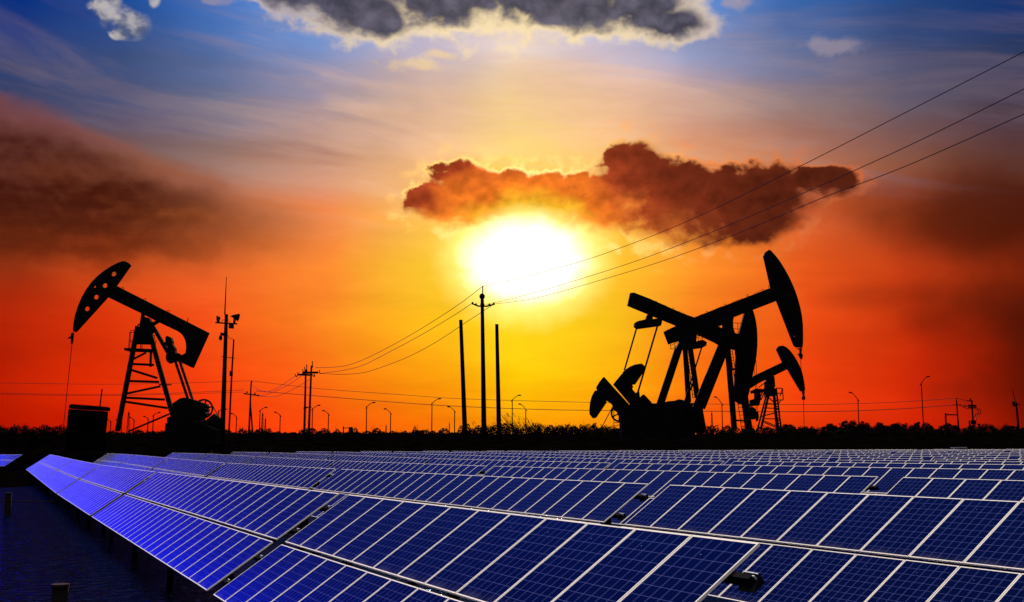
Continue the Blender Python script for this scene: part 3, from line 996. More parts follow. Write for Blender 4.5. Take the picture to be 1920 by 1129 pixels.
for k in range(16):
    t_ = k / 15
    for (a0, a1, b0, b1) in (((650, 340), (715, 760), (668, 340), (735, 760)), ((718, 800), (755, 1050), (750, 800), (790, 1050))):
        if a0[1] == 800 and k % 2: continue
        pa = (a0[0] + (a1[0] - a0[0]) * t_, a0[1] + (a1[1] - a0[1]) * t_)
        pb = (b0[0] + (b1[0] - b0[0]) * t_, b0[1] + (b1[1] - b0[1]) * t_)
        (x0, y0), (x1, y1) = c3(pa, pb)
        mb.tube([at(x0, y0, YP + .9), at(x1, y1, YP + .9)], 0.035, 4)
mb.build('ladder', M_IRON, Pj)
lpart(Pj, 'brace', c3, ((660, 528), (720, 530)), 14, YP, 1.2)
lpart(Pj, 'brace', c3, ((690, 755), (760, 760)), 100, YP, 1.2)
lpart(Pj, 'brace', c3, ((700, 980), (800, 985)), 12, YP, 1.2)
# equaliser and pitman arms
MB().prism(c2((545, 535), (620, 500), (635, 505), (632, 540), (655, 532), (672, 533), (688, 545), (685, 562), (670, 570), (600, 580), (545, 580), (527, 575)), YP, 1.6).build('equaliser', M_IRON, Pj)
lpart(Pj, 'pitman_arm', c2, ((665, 570), (575, 855)), 7, YP - 1.3, 0.2)
lpart(Pj, 'pitman_arm', c2, ((577, 575), (597, 860)), 26, YP + 1.3, 0.2)
cr = MB().prism(cw((300, 332), (640, 708), (560, 800), (470, 800), (400, 690), (330, 640), (205, 498), (196, 468), (240, 395), (285, 338)), YP - 1.5, 0.6).build('crank', M_IRON, Pj)
MB().prism(cw((175, 515), (205, 508), (330, 640), (332, 672), (195, 872), (178, 878), (150, 875), (110, 822), (108, 760), (118, 660), (140, 580)), YP - 1.9, 0.9).build('counterweight', M_IRON, cr)
MB().prism(cw((470, 700), (560, 705), (930, 690), (1000, 700), (1060, 690), (1129, 690), (1240, 700), (1330, 690), (1340, 870), (1460, 880), (1480, 1129), (520, 1140), (520, 880), (480, 780)), YP - 0.2, 3.6).build('base', M_IRON, Pj)
fly = MB().ring(at(*cw((505, 812))[0], YP + 1.6), PX(15, YP), 0.13, 26, 6).build('flywheel', M_IRON, Pj)
mb = MB()
c_ = at(*cw((505, 812))[0], YP + 1.6)
for k in range(6):
    a_ = math.radians(25 + 60 * k)
    mb.bar(c_, c_ + Vector((math.cos(a_), 0, math.sin(a_))) * PX(15, YP), 0.18, 0.15)
mb.build('spokes', M_IRON, fly)
q = [at(x, y, YP + 1.6) for x, y in cw((420, 715), (268, 1000))]
MB().tube(q, 0.06, 5).build('brake_cable', M_IRON, Pj)
mb = MB()
for a_, b_ in (((430, 780), (430, 1010)), ((515, 930), (515, 1010)), ((430, 985), (520, 960)), ((440, 935), (520, 935))):
    (x0, y0), (x1, y1) = cw(a_, b_)
    mb.tube([at(x0, y0, YP + 1.8), at(x1, y1, YP + 1.8)], 0.05, 5)
mb.build('wheel_guard', M_IRON, Pj)
MB().prism(c2((1166, 575), (1195, 572), (1192, 600), (1200, 610), (1196, 632), (1186, 626), (1180, 612), (1174, 604), (1184, 598), (1183, 580)), YP, 0.4).build('carrier_bar', M_IRON, Pj)
MB().tube([at(x, y, YP) for x, y in c2((1186, 570), (1189, 625), (1192, 690), (1203, 800), (1208, 995))], 0.04, 5).build('polished_rod', M_IRON, Pj)
MB().tube([at(x, y, YP) for x, y in c2((1194, 568), (1194, 628))], 0.04, 5).build('polished_rod', M_IRON, Pj)
for (x, y) in ((1023, 246), (990, 266), (908, 294), (789, 344), (693, 382)):
    q = c2((x, y))[0]
    MB().ring(at(q[0], q[1], YP), 0.14, 0.03, 12, 4).build('lifting_eye', M_IRON, Pj)
for a_, b_ in (((825, 330), (880, 308)), ((720, 374), (775, 350)), ((940, 284), (985, 264)), ((628, 412), (668, 392))):
    (x0, y0), (x1, y1) = c2(a_, b_)
    h = 0.45
    p0, p1 = at(x0, y0, YP), at(x1, y1, YP)
    MB().tube([p0 - Vector((0, 0, h)), p0, p1, p1 - Vector((0, 0, h))], 0.022, 4).build('handrail', M_IRON, Pj)

# --- second right pumpjack, behind, its head hanging low
YQ = 157.0
Qj = thing('pumpjack', 'black pumpjack crossing behind the largest one, tail raised at left and horsehead hanging low', 'pumpjack', at(1290, 848, YQ), 'pumpjacks on the right')
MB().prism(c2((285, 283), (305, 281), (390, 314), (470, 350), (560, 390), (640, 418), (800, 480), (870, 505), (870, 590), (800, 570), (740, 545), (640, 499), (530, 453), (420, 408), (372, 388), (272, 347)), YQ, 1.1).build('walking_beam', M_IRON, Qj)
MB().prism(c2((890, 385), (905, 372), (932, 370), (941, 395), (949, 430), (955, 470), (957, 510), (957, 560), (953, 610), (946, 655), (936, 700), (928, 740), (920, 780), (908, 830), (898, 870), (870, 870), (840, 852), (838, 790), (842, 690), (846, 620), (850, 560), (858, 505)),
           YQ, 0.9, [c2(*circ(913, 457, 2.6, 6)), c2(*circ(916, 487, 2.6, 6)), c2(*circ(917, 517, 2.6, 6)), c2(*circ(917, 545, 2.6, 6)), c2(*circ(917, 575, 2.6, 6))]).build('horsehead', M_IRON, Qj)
lpart(Qj, 'leg', c3, ((205, 330), (30, 860)), 66, YQ - 0.6, 0.5)
lpart(Qj, 'leg', c3, ((255, 330), (285, 850)), 36, YQ - 0.6, 0.5)
lpart(Qj, 'leg', c3, ((300, 330), (360, 740)), 44, YQ + 0.6, 0.5)
lpart(Qj, 'leg', c3, ((360, 720), (420, 1060)), 44, YQ + 0.6, 0.5)
mb = MB()
for a_, b_ in (((275, 380), (325, 780)), ((290, 380), (342, 780)), ((345, 970), (385, 975)), ((350, 1010), (395, 1010))):
    (x0, y0), (x1, y1) = c3(a_, b_)
    mb.tube([at(x0, y0, YQ), at(x1, y1, YQ)], 0.06, 5)
for k in range(14):
    t_ = k / 13
    (x0, y0), (x1, y1) = c3((275 + 50 * t_, 380 + 400 * t_), (290 + 52 * t_, 380 + 400 * t_))
    mb.tube([at(x0, y0, YQ), at(x1, y1, YQ)], 0.04, 4)
mb.build('ladder', M_IRON, Qj)
lpart(Qj, 'brace', c3, ((250, 830), (330, 640)), 14, YQ, 0.8)
for grp_ in ((((345, 232), (410, 240)), ((370, 225), (372, 280)), ((408, 238), (408, 275)), ((350, 250), (408, 256))), (((125, 305), (130, 350)), ((165, 300), (162, 350)), ((125, 348), (170, 350)), ((127, 320), (190, 290)))):
    mb = MB()
    for a_, b_ in grp_:
        (x0, y0), (x1, y1) = c3(a_, b_)
        mb.tube([at(x0, y0, YQ - 1), at(x1, y1, YQ - 1)], 0.04, 5)
    mb.build('railing', M_IRON, Qj)
MB().prism(c2((374, 398), (404, 405), (402, 422), (440, 418), (452, 430), (448, 453), (325, 470), (308, 458), (310, 440), (328, 432), (365, 424)), YQ, 1.8).build('equaliser', M_IRON, Qj)
lpart(Qj, 'pitman_arm', c2, ((321, 465), (256, 690)), 8, YQ + 1.2, 0.25)
lpart(Qj, 'pitman_arm', c2, ((431, 455), (328, 805)), 9, YQ - 1.2, 0.25)
cr = MB().prism(cw((420, 428), (535, 288), (560, 292), (670, 430), (683, 465), (672, 492), (716, 545), (752, 518), (766, 530), (772, 600), (810, 565), (830, 565), (930, 670), (930, 760), (700, 760), (650, 700)), YQ - 1.5, 0.6).build('crank', M_IRON, Qj)
MB().prism(cw((550, 265), (590, 228), (640, 196), (700, 170), (795, 155), (835, 192), (828, 240), (800, 300), (710, 430), (675, 432), (600, 420), (550, 330)), YQ - 1.7, 0.9).build('counterweight', M_IRON, cr)
MB().prism(c3((-150, 850), (45, 830), (90, 815), (150, 810), (190, 797), (250, 810), (270, 830), (400, 830), (400, 1090), (-150, 1090)), YQ, 3.0).build('gearbox', M_IRON, Qj)
MB().tube([at(x, y, YQ) for x, y in c3((862, 500), (875, 590), (882, 900))], 0.04, 5).build('polished_rod', M_IRON, Qj)
MB().tube([at(x, y, YQ) for x, y in c3((880, 430), (889, 600), (893, 900))], 0.04, 5).build('polished_rod', M_IRON, Qj)
MB().prism(c3((880, 905), (900, 905), (905, 950), (900, 985), (880, 985)), YQ, 0.4).build('carrier_bar', M_IRON, Qj)
for a_, b_ in (((430, 330), (480, 350)), ((540, 375), (590, 398)), ((392, 318), (420, 330))):
    (x0, y0), (x1, y1) = c2(a_, b_)
    p0, p1 = at(x0, y0, YQ), at(x1, y1, YQ)
    MB().tube([p0 - Vector((0, 0, .4)), p0, p1, p1 - Vector((0, 0, .4))], 0.022, 4).build('handrail', M_IRON, Qj)
for (x, y) in ((423, 328), (515, 365)):
    MB().ring(at(*c2((x, y))[0], YQ), 0.14, 0.03, 12, 4).build('lifting_eye', M_IRON, Qj)

# --- small far pumpjack
YR = 200.0
Rj = thing('pumpjack', 'small distant pumpjack at the right with a lattice tower and cage ladder', 'pumpjack', at(1440, 830, YR), 'pumpjacks on the right')
MB().prism(c2((1060, 578), (1070, 563), (1092, 560), (1110, 568), (1130, 586), (1150, 612), (1167, 640), (1180, 665), (1192, 695), (1200, 725), (1206, 760), (1210, 795), (1205, 804), (1188, 800), (1118, 682), (1092, 648)), YR, 0.9).build('horsehead', M_IRON, Rj)
MB().prism(c2((1090, 648), (1118, 684), (1040, 722), (960, 762), (925, 785), (905, 770), (935, 722)), YR, 1.0).build('walking_beam', M_IRON, Rj)
MB().prism(c3((985, 600), (1038, 590), (1046, 680), (1035, 700), (1060, 695), (1062, 760), (960, 780), (960, 640)), YR, 1.2).build('centre_bearing', M_IRON, Rj)
for (pts, w, dy) in ((((990, 690), (895, 1060)), 12, -.6), (((1005, 700), (925, 1060)), 18, .6), (((1035, 700), (1070, 1060)), 22, -.6), (((1060, 700), (1103, 1050)), 11, .6)):
    lpart(Rj, 'leg', c3, pts, w, YR + dy, 0.4)
for pts, w in ((((960, 830), (1080, 838)), 8), (((940, 870), (1085, 875)), 8), (((930, 945), (1080, 905)), 10), (((960, 965), (1090, 968)), 8), (((950, 985), (1060, 1030)), 8), (((900, 1050), (1105, 1058)), 8), (((955, 1000), (1075, 1050)), 7), (((990, 775), (1060, 840)), 8)):
    lpart(Rj, 'brace', c3, pts, w, YR, 0.3)
mb = MB()
for a_, b_ in (((1062, 695), (1116, 698)), ((1116, 698), (1122, 800)), ((1065, 740), (1118, 742)), ((1060, 800), (1124, 800)), ((1095, 765), (1116, 698)), ((1085, 830), (1100, 800))):
    (x0, y0), (x1, y1) = c3(a_, b_)
    mb.tube([at(x0, y0, YR), at(x1, y1, YR)], 0.09, 5)
mb.build('railing', M_IRON, Rj)
mb = MB()
for a_, b_ in (((1038, 750), (1085, 1045)), ((1064, 750), (1108, 1045))):
    (x0, y0), (x1, y1) = c3(a_, b_)
    mb.tube([at(x0, y0, YR - 1), at(x1, y1, YR - 1)], 0.09, 4)
for k in range(12):
    t_ = k / 11
    (x0, y0), (x1, y1) = c3((1040 + 42 * t_, 760 + 270 * t_), (1066 + 40 * t_, 760 + 270 * t_))
    mb.tube([at(x0, y0, YR - 1), at(x1, y1, YR - 1)], 0.09, 4)
mb.build('ladder', M_IRON, Rj)
MB().prism(c3((835, 720), (880, 700), (950, 705), (960, 730), (915, 740), (920, 790), (905, 850), (880, 850), (830, 860), (830, 800), (870, 790), (870, 740), (840, 745)), YR, 1.2).build('counterweight', M_IRON, Rj)
q = [at(x, y, YR) for x, y in c3((905, 690), (930, 670), (960, 650))]
MB().tube(q, 0.10, 5).build('crank', M_IRON, Rj)
MB().tube([at(x, y, YR) for x, y in c3((905, 800), (960, 690))], 0.12, 5).build('pitman_arm', M_IRON, Rj)
MB().tube([at(x, y, YR) for x, y in c3((925, 800), (975, 690))], 0.12, 5).build('pitman_arm', M_IRON, Rj)
MB().tube([at(x, y, YR) for x, y in c2((1203, 800), (1208, 1000))], 0.05, 5).build('polished_rod', M_IRON, Rj)
MB().prism(c2((1196, 803), (1210, 803), (1208, 826), (1213, 832), (1212, 846), (1197, 846), (1196, 832), (1200, 826)), YR, 0.4).build('carrier_bar', M_IRON, Rj)
mb = MB()
blob(mb, at(*c3((842, 903))[0], YR), 0.9, 0.7, 0.9); blob(mb, at(*c3((852, 935))[0], YR), 0.8, 0.7, 0.8)
mb.build('wellhead_valve', M_IRON, Rj)

# --- control cabin beside the left pumpjack
YC = 147.0
K = thing('control_cabin', 'square dark control cabin with an overhanging roof left of the left pumpjack', 'cabin', at(165, 848, YC))
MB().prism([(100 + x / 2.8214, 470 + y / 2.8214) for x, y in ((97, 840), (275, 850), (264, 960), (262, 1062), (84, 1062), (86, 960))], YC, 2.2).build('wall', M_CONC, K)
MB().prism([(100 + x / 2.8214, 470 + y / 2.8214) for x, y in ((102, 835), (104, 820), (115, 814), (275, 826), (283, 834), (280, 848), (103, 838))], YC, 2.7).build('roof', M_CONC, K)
MB().tube([at(x, y, YC) for x, y in c1((258, 732), (246, 826))], 0.09, 6).build('antenna', M_IRON, K)

# --- loudspeaker mast
YM = 152.0
T = thing('loudspeaker_mast', 'tall dark mast with horn loudspeakers, camera and whip antenna right of the left pumpjack', 'mast', at(412, 845, YM))
top, bot = at(425, 589, YM), at(415.5, 846, YM)
cx = lambda x, y: at(390 + x / 8.064, 560 + y / 8.064, YM)
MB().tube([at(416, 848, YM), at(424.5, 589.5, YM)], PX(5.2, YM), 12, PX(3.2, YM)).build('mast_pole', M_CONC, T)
MB().tube([at(421.5, 590, YM), at(424.5, 519, YM)], 0.10, 6, 0.04).build('antenna', M_IRON, T)
MB().bar(cx(113, 363), cx(442, 382), 0.18, 0.25).build('crossarm', M_IRON, T)
mb = MB(); mb.tube([cx(345, 265), cx(385, 268), cx(420, 275), cx(462, 285)], 0.07, 12, PX(7.4, YM)); mb.build('loudspeaker', M_IRON, T)
mb = MB(); mb.tube([cx(182, 300), cx(150, 300), cx(138, 300)], PX(2.5, YM), 12, PX(6, YM)); mb.build('loudspeaker', M_IRON, T)
MB().tube([cx(395, 290), cx(390, 375)], 0.1, 5).tube([cx(420, 290), cx(405, 375)], 0.08, 5).tube([cx(155, 330), cx(158, 362)], 0.2, 6).build('speaker_bracket', M_IRON, T)
MB().prism([(390 + x / 8.064, 560 + y / 8.064) for x, y in ((322, 372), (388, 376), (384, 453), (318, 448))], YM - 0.3, 0.5).build('junction_box', M_IRON, T)
mb = MB(); blob(mb, cx(190, 595), PX(3.4, YM), 0.3, PX(5.0, YM)); mb.bar(cx(190, 535), cx(260, 545), 0.4, 0.3); mb.build('camera_housing', M_IRON, T)
MB().tube([cx(390, 620), cx(360, 1120), at(429.5, 806, YM), at(428.5, 846, YM)], 0.11, 6, 0.15).build('side_pole', M_IRON, T)
MB().bar(cx(205, 876), cx(402, 902), 0.09, 0.1).build('stay_bar', M_IRON, T)
MB().bar(cx(352, 1095), cx(350, 1170), 0.4, 0.3).build('junction_box', M_IRON, T)
MB().tube([cx(300, 550), cx(310, 585), cx(330, 605), cx(365, 605), cx(392, 622)], 0.04, 5).tube([cx(210, 345), cx(235, 322), cx(255, 318), cx(310, 320), cx(325, 350)], 0.035, 5).build('cable', M_WIRE, T)

# --- utility poles
def pole(parent, x0, y0, x1, y1, Y, w0, w1, name='pole_shaft'):
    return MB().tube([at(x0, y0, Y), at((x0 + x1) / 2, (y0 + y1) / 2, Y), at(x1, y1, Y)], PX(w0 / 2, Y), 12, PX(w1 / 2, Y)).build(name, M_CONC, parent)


YU = 172.0
c6 = crop(400, 500, 3.0)
U = thing('utility_pole', 'tall central utility pole in front of the sun, wires fanning from its crossarm', 'utility pole', at(907, 812, YU))
pole(U, 907.5, 815, 904, 552, YU, 10.0, 6.2)
MB().tube([at(905, 553, YU), at(905.3, 536, YU)], 0.09, 6).build('spike', M_IRON, U)
mb = MB()
for a_, b_ in (((1453, 207), (1490, 222)), ((1488, 222), (1542, 223)), ((1540, 222), (1583, 211))):
    (x0, y0), (x1, y1) = c6(a_, b_)
    mb.bar(at(x0, y0, YU), at(x1, y1, YU), 0.22, 0.25)
mb.build('crossarm', M_IRON, U)
mb = MB(); blob(mb, at(904, 556, YU), 0.45, 0.4, 0.5)
mb.build('pole_cap', M_IRON, U)
for x, y in ((1458, 207), (1478, 215), (1552, 216), (1578, 210)):
    q = c6((x, y))[0]
    mb = MB(); blob(mb, at(q[0], q[1] - 0.8, YU), 0.16, 0.16, 0.2, 8, 5); mb.build('insulator', M_CONC, U)
mb = MB(); mb.bar(at(900.5, 571, YU - .3), at(908.5, 571, YU - .3), 0.3, 0.3); mb.bar(at(901, 557, YU), at(908, 557, YU), 0.2, 0.5); mb.build('clamp', M_IRON, U)
V = thing('concrete_post', 'bare tapering post just left of the central utility pole', 'post', at(872, 812, YU - 2))
pole(V, 872, 818, 864, 601, YU - 2, 9.5, 6.5)
MB().tube([at(864, 601.5, YU - 2), at(864, 600, YU - 2)], PX(3.5, YU), 12).build('cap', M_CONC, V)
V = thing('concrete_post', 'bare tapering post just right of the central utility pole', 'post', at(935.5, 812, YU - 2))
pole(V, 935.7, 816, 931.5, 609, YU - 2, 9.0, 6.2)
MB().tube([at(931.5, 609.5, YU - 2), at(931.5, 608, YU - 2)], PX(3.3, YU), 12).build('cap', M_CONC, V)

YD = 215.0
c4 = crop(540, 660, 7.056)
Dp = thing('double_utility_pole', 'twin-shaft utility pole with thick double crossarm left of centre', 'utility pole', at(576, 812, YD))
pole(Dp, 570.5, 816, 573.3, 696, YD, 4.6, 3.2)
pole(Dp, 578.7, 816, 584.0, 686, YD, 4.6, 3.2)
mb = MB()
for a_, b_, w in (((130, 300), (325, 305), 24), ((190, 275), (400, 272), 26), ((205, 745), (250, 738), 16), ((240, 735), (310, 728), 14)):
    (x0, y0), (x1, y1) = c4(a_, b_)
    mb.bar(at(x0, y0, YD), at(x1, y1, YD), PX(w / 7.056, YD), 0.4)
mb.build('crossarm', M_IRON, Dp)
mb = MB()
for pts in (((323, 120), (323, 180)), ((247, 165), (247, 250)), ((220, 200), (225, 260)), ((193, 228), (205, 270)), ((130, 265), (130, 305)), ((90, 290), (108, 325)), ((108, 325), (145, 300)), ((415, 240), (415, 275)), ((350, 290), (350, 320))):
    (x0, y0), (x1, y1) = c4(*pts)
    mb.tube([at(x0, y0, YD), at(x1, y1, YD)], 0.09, 5)
mb.build('spike', M_IRON, Dp)
for x, y, r in ((315, 195, 18), (240, 250, 20), (215, 270, 14), (425, 282, 10), (345, 318, 14), (112, 325, 9), (195, 285, 10)):
    q = c4((x, y))[0]
    mb = MB(); blob(mb, at(q[0], q[1], YD), PX(r / 7.056, YD), .3, PX(r / 7.056, YD), 8, 5); mb.build('insulator', M_CONC, Dp)

YE = 235.0
Ep = thing('utility_pole', 'slender distant utility pole with a leaning strut left of the twin pole', 'utility pole', at(469, 815, YE))
pole(Ep, 466.5, 817, 470.8, 719, YE, 4.0, 2.4)
pole(Ep, 474, 817, 469.3, 752, YE, 3.2, 2.6, 'strut')
mb = MB()
for a_, b_ in (((457, 738), (486, 742)), ((470.8, 720), (472, 714.5)), ((463, 737), (463, 734)), ((478, 740), (478, 736.5)), ((484, 740), (486, 743))):
    mb.bar(at(*a_, YE), at(*b_, YE), 0.26, 0.3)
mb.build('crossarm', M_IRON, Ep)

YF = 190.0
c7 = crop(1380, 620, 3.5556)
def c7at(x, y, Y):
    q = c7((x, y))[0]
    return at(q[0], q[1], Y)
Fp = thing('utility_pole', 'thin utility pole at the right joined by a bar to a short post', 'utility pole', c7at(1485, 680, YF))
MB().tube([c7at(1488, 700, YF), c7at(1470, 465, YF)], PX(1.9, YF), 8, PX(1.2, YF)).tube([c7at(1470, 465, YF), c7at(1470, 450, YF)], .06, 5).build('pole_shaft', M_CONC, Fp)
MB().tube([c7at(1403, 690, YF), c7at(1397, 550, YF)], PX(1.7, YF), 8).build('short_post', M_CONC, Fp)
MB().bar(c7at(1395, 560, YF), c7at(1473, 562, YF), .2, .2).bar(c7at(1403, 634, YF), c7at(1482, 636, YF), .2, .2).bar(c7at(1445, 496, YF), c7at(1500, 494, YF), .12, .15).build('crossarm', M_IRON, Fp)
Gp = thing('transformer_pole', 'utility pole at the right with bunched insulators and looping cables', 'utility pole', c7at(1585, 680, YF + 6))
Y_ = YF + 6
MB().tube([c7at(1587, 700, Y_), c7at(1571, 466, Y_)], PX(1.9, Y_), 8, PX(1.4, Y_)).build('pole_shaft', M_CONC, Gp)
mb = MB()
for a_, b_, w in (((1540, 468), (1580, 470), .16), ((1548, 500), (1602, 502), .35), ((1550, 515), (1600, 515), .25), ((1562, 452), (1562, 470), .14), ((1520, 500), (1550, 505), .12), ((1568, 610), (1600, 612), .7), ((1555, 600), (1560, 640), .2)):
    mb.bar(c7at(*a_, Y_), c7at(*b_, Y_), w, .3)
mb.build('crossarm', M_IRON, Gp)
mb = MB()
mb.tube([c7at(x, y, Y_) for x, y in ((1600, 515), (1618, 520), (1632, 535), (1634, 550), (1625, 558), (1608, 552), (1598, 560), (1592, 580))], .07, 5)
mb.tube([c7at(x, y, Y_) for x, y in ((1595, 525), (1612, 530), (1618, 548), (1606, 565), (1596, 600))], .07, 5)
mb.tube([c7at(x, y, Y_) for x, y in ((1500, 495), (1520, 512), (1545, 520), (1560, 500))], .06, 5)
mb.build('cable', M_WIRE, Gp)
Hp = thing('camera_mast', 'leaning pole with round camera housing and whip antenna at the right edge', 'mast', c7at(1885, 690, YF))
MB().tube([c7at(1890, 720, YF), c7at(1868, 478, YF)], PX(2.3, YF), 8, PX(1.7, YF)).build('mast_pole', M_CONC, Hp)
MB().tube([c7at(1862, 475, YF), c7at(1842, 388, YF)], .07, 5, .04).build('antenna', M_IRON, Hp)
MB().bar(c7at(1845, 492, YF), c7at(1890, 492, YF), .16, .2).build('crossarm', M_IRON, Hp)
mb = MB(); blob(mb, c7at(1850, 480, YF), PX(3, YF), .4, PX(2.7, YF)); blob(mb, c7at(1854, 497, YF), .25, .25, .25, 8, 5); mb.build('camera_housing', M_IRON, Hp)


# --- wires
def wire(pts, Ya, Yb, xa, xb, label, r=0.04, grp='overhead wires'):
    """wire through photograph points; its plan runs straight from (xa, Ya) to (xb, Yb)"""
    A_, B_ = at(xa, 600, Ya), at(xb, 600, Yb)
    out = []
    P = []
    for i in range(len(pts) - 1):
        p0 = pts[max(i - 1, 0)]; p1 = pts[i]; p2 = pts[i + 1]; p3 = pts[min(i + 2, len(pts) - 1)]
        for k in range(8):
            t = k / 8
            P.append(tuple(0.5 * ((2 * p1[j]) + (-p0[j] + p2[j]) * t + (2 * p0[j] - 5 * p1[j] + 4 * p2[j] - p3[j]) * t * t + (-p0[j] + 3 * p1[j] - 3 * p2[j] + p3[j]) * t ** 3) for j in (0, 1)))
    P.append(pts[-1])
    for x, y in P:
        d = ray(x, y)
        m = d.x / d.y
        # solve (A + s(B-A)).x = m * (A + s(B-A)).y
        s = (m * A_.y - A_.x) / ((B_.x - A_.x) - m * (B_.y - A_.y))
        Y = A_.y + s * (B_.y - A_.y)
        out.append(at(x, y, Y))
    N = len(out)
    o = MB().tube(out, r, 5).build('overhead_wire', M_WIRE)
    return tag(o, label, 'wire', grp)


R1 = [[(905, 537), (1010, 512), (1130, 477), (1300, 410), (1500, 312), (1700, 210), (1920, 97), (2100, 2)],
      [(911, 571), (960, 560), (1050, 535), (1200, 487), (1350, 429), (1500, 365), (1700, 275), (1920, 167), (2100, 76)],
      [(927, 570), (1000, 560), (1100, 533), (1250, 487), (1400, 431), (1550, 368), (1700, 311), (1920, 214), (2100, 132)]]
for i, (pts, lb) in enumerate(zip(R1, ('uppermost wire rising from the central pole to the upper right corner', 'middle wire rising from the central pole towards the right edge', 'lowest wire rising from the central pole towards the right edge'))):
    wire(pts, YU, 55.0, pts[0][0], 2100, lb, 0.030)
R2 = [[(905, 537), (860, 571), (800, 610), (740, 645), (680, 675), (640, 687), (592, 689.5)],
      [(885, 569), (850, 592), (790, 628), (730, 660), (680, 685), (640, 695), (602, 700)],
      [(925, 571), (870, 607), (820, 640), (770, 667), (720, 687), (680, 699), (640, 702), (602, 700.5)]]
for pts, lb in zip(R2, ('upper wire sagging from the central pole to the twin pole', 'middle wire sagging from the central pole to the twin pole', 'lower wire sagging from the central pole to the twin pole')):
    wire(pts, YU, YD, pts[0][0], pts[-1][0], lb, 0.045)
R3 = [[(555, 704), (535, 718), (515, 730), (495, 735), (472, 723)], [(565, 705), (540, 722), (510, 736), (490, 742), (480, 740)], [(582, 711), (560, 724), (535, 737), (515, 744), (486, 743)]]
for pts, lb in zip(R3, ('left short wire drooping from the twin pole to the slender pole', 'middle short wire drooping from the twin pole to the slender pole', 'right short wire drooping from the twin pole to the slender pole')):
    wire(pts, YD, YE, pts[0][0], pts[-1][0], lb, 0.04)
wire([(-60, 717), (60, 719), (200, 720.5), (330, 718.5), (471, 714)], 240, YE, -60, 471, 'upper long wire left of the slender pole', 0.045)
wire([(-60, 735), (60, 738.5), (180, 740), (300, 738), (400, 734), (457, 731)], 240, YE, -60, 457, 'middle long wire left of the slender pole', 0.045)
wire([(-60, 738), (60, 740.5), (180, 742), (300, 740), (400, 737), (457, 735)], 240, YE, -60, 457, 'lower long wire left of the slender pole', 0.04)
wire([(471, 714), (600, 729), (750, 740), (860, 747.5), (1040, 753), (1250, 757), (1480, 758.5), (1600, 757), (1700, 753), (1793, 746.5)], YE, YF, 471, 1793, 'upper long wire from the slender pole to the right-hand poles', 0.045)
wire([(480, 733), (600, 743), (750, 755), (860, 762), (1040, 768.5), (1250, 770.5), (1480, 772), (1600, 770.5), (1700, 766), (1795, 759)], YE, YF, 480, 1795, 'lower long wire from the slender pole to the right-hand poles', 0.06)
wire([(1793, 746.5), (1806, 750), (1820, 752)], YF, YF + 6, 1793, 1820, 'upper short wire between the two right-hand poles', 0.045)
wire([(1795, 759), (1806, 762), (1819, 761)], YF, YF + 6, 1795, 1819, 'lower short wire between the two right-hand poles', 0.045)

# --- street lamps
def lamp(xb, ytop, xt, yt, label, base_x=None):
    Y = 12.0 * F / (HOR - ytop)
    top = at(xb, ytop, Y)
    tip = at(xt, yt, Y)
    t = thing('street_lamp', label, 'street lamp', (top.x, Y, ZL), 'street lamps beyond the oil field')
    r = PX(0.95, Y)
    MB().tube([(top.x, Y, ZL - 0.3), (top.x, Y, top.z + PX(1.5, Y))], r * 1.15, 8, r * 0.85).build('lamp_pole', M_IRON, t)
    s = 1 if tip.x > top.x else -1
    dx, dz = tip.x - top.x, tip.z - top.z
    arm = [Vector((top.x + dx * a - s * 0.3 * (a == 0), Y, top.z - (0.35 if a == 0 else 0) + dz * (1 - (1 - a) ** 2))) for a in (0, 0.15, 0.3, 0.45, 0.6)]
    MB().tube(arm, r * 0.8, 6, r * 0.6).build('lamp_arm', M_IRON, t)
    mb = MB()
    a, b = arm[-1], tip
    mb.tube([a, a.lerp(b, .25), a.lerp(b, .6), b], r * 1.0, 8, r * 0.5)
    c = a.lerp(b, .55)
    blob(mb, c, (b - a).length * .5, r * 2, r * 1.35, 8, 5)
    mb.build('lamp_head', M_IRON, t)


LAMPS = [
    (487.7, 770, 501.5, 763.5, 'street lamp with arm to the right just beyond the slender utility pole'),
    (525.5, 779.5, 514, 772.5, 'street lamp with arm to the left between the slender and the twin utility poles'),
    (586, 767, 601, 759.5, 'street lamp with arm to the right touching the twin utility pole'),
    (616, 777, 604, 769.5, 'street lamp with arm to the left, right of the twin utility pole'),
    (687.5, 763.5, 704, 754, 'street lamp with arm to the right, midway between twin and central poles'),
    (732.5, 775, 719.5, 766, 'street lamp with arm to the left, short, midway between twin and central poles'),
    (810, 757, 827, 747, 'street lamp with arm to the right, left of the bare left post'),
    (852.5, 771.5, 838.5, 762, 'street lamp with arm to the left beside the bare left post'),
    (960.5, 750.5, 977, 740.5, 'street lamp with arm to the right just right of the bare right post'),
    (985.8, 768, 972, 757, 'street lamp with arm to the left rising out of the reeds'),
    (443.5, 782.5, 432, 775, 'small street lamp with arm to the left, right of the loudspeaker mast'),
    (410, 771, 426, 767, 'street lamp mostly hidden behind the loudspeaker mast'),
    (207.7, 791, 200, 786.5, 'short street lamp just right of the control cabin'),
    (251.3, 788.5, 241.5, 782, 'street lamp with arm to the left seen between the left tower legs, first from left'),
    (277.7, 786, 268.5, 780.5, 'street lamp with arm to the left above the sloping brace of the left pumpjack'),
    (287.7, 779, 301, 773, 'street lamp with arm to the right inside the left pumpjack tower'),
    (228, 791, 217, 786.5, 'street lamp half hidden by the left tower leg'),
    (196, 793, 188, 789, 'street lamp partly behind the right wall of the control cabin'),
    (1608.5, 750, 1591.5, 735, 'street lamp with arm to the left, standing among trees right of the small pumpjack'),
    (1727.5, 719.5, 1743.5, 705, 'tallest street lamp, arm to the right, among the trees at the right'),
    (1353.5, 758, 1338.5, 743.5, 'street lamp framed between the legs of the right-hand pumpjacks'),
]
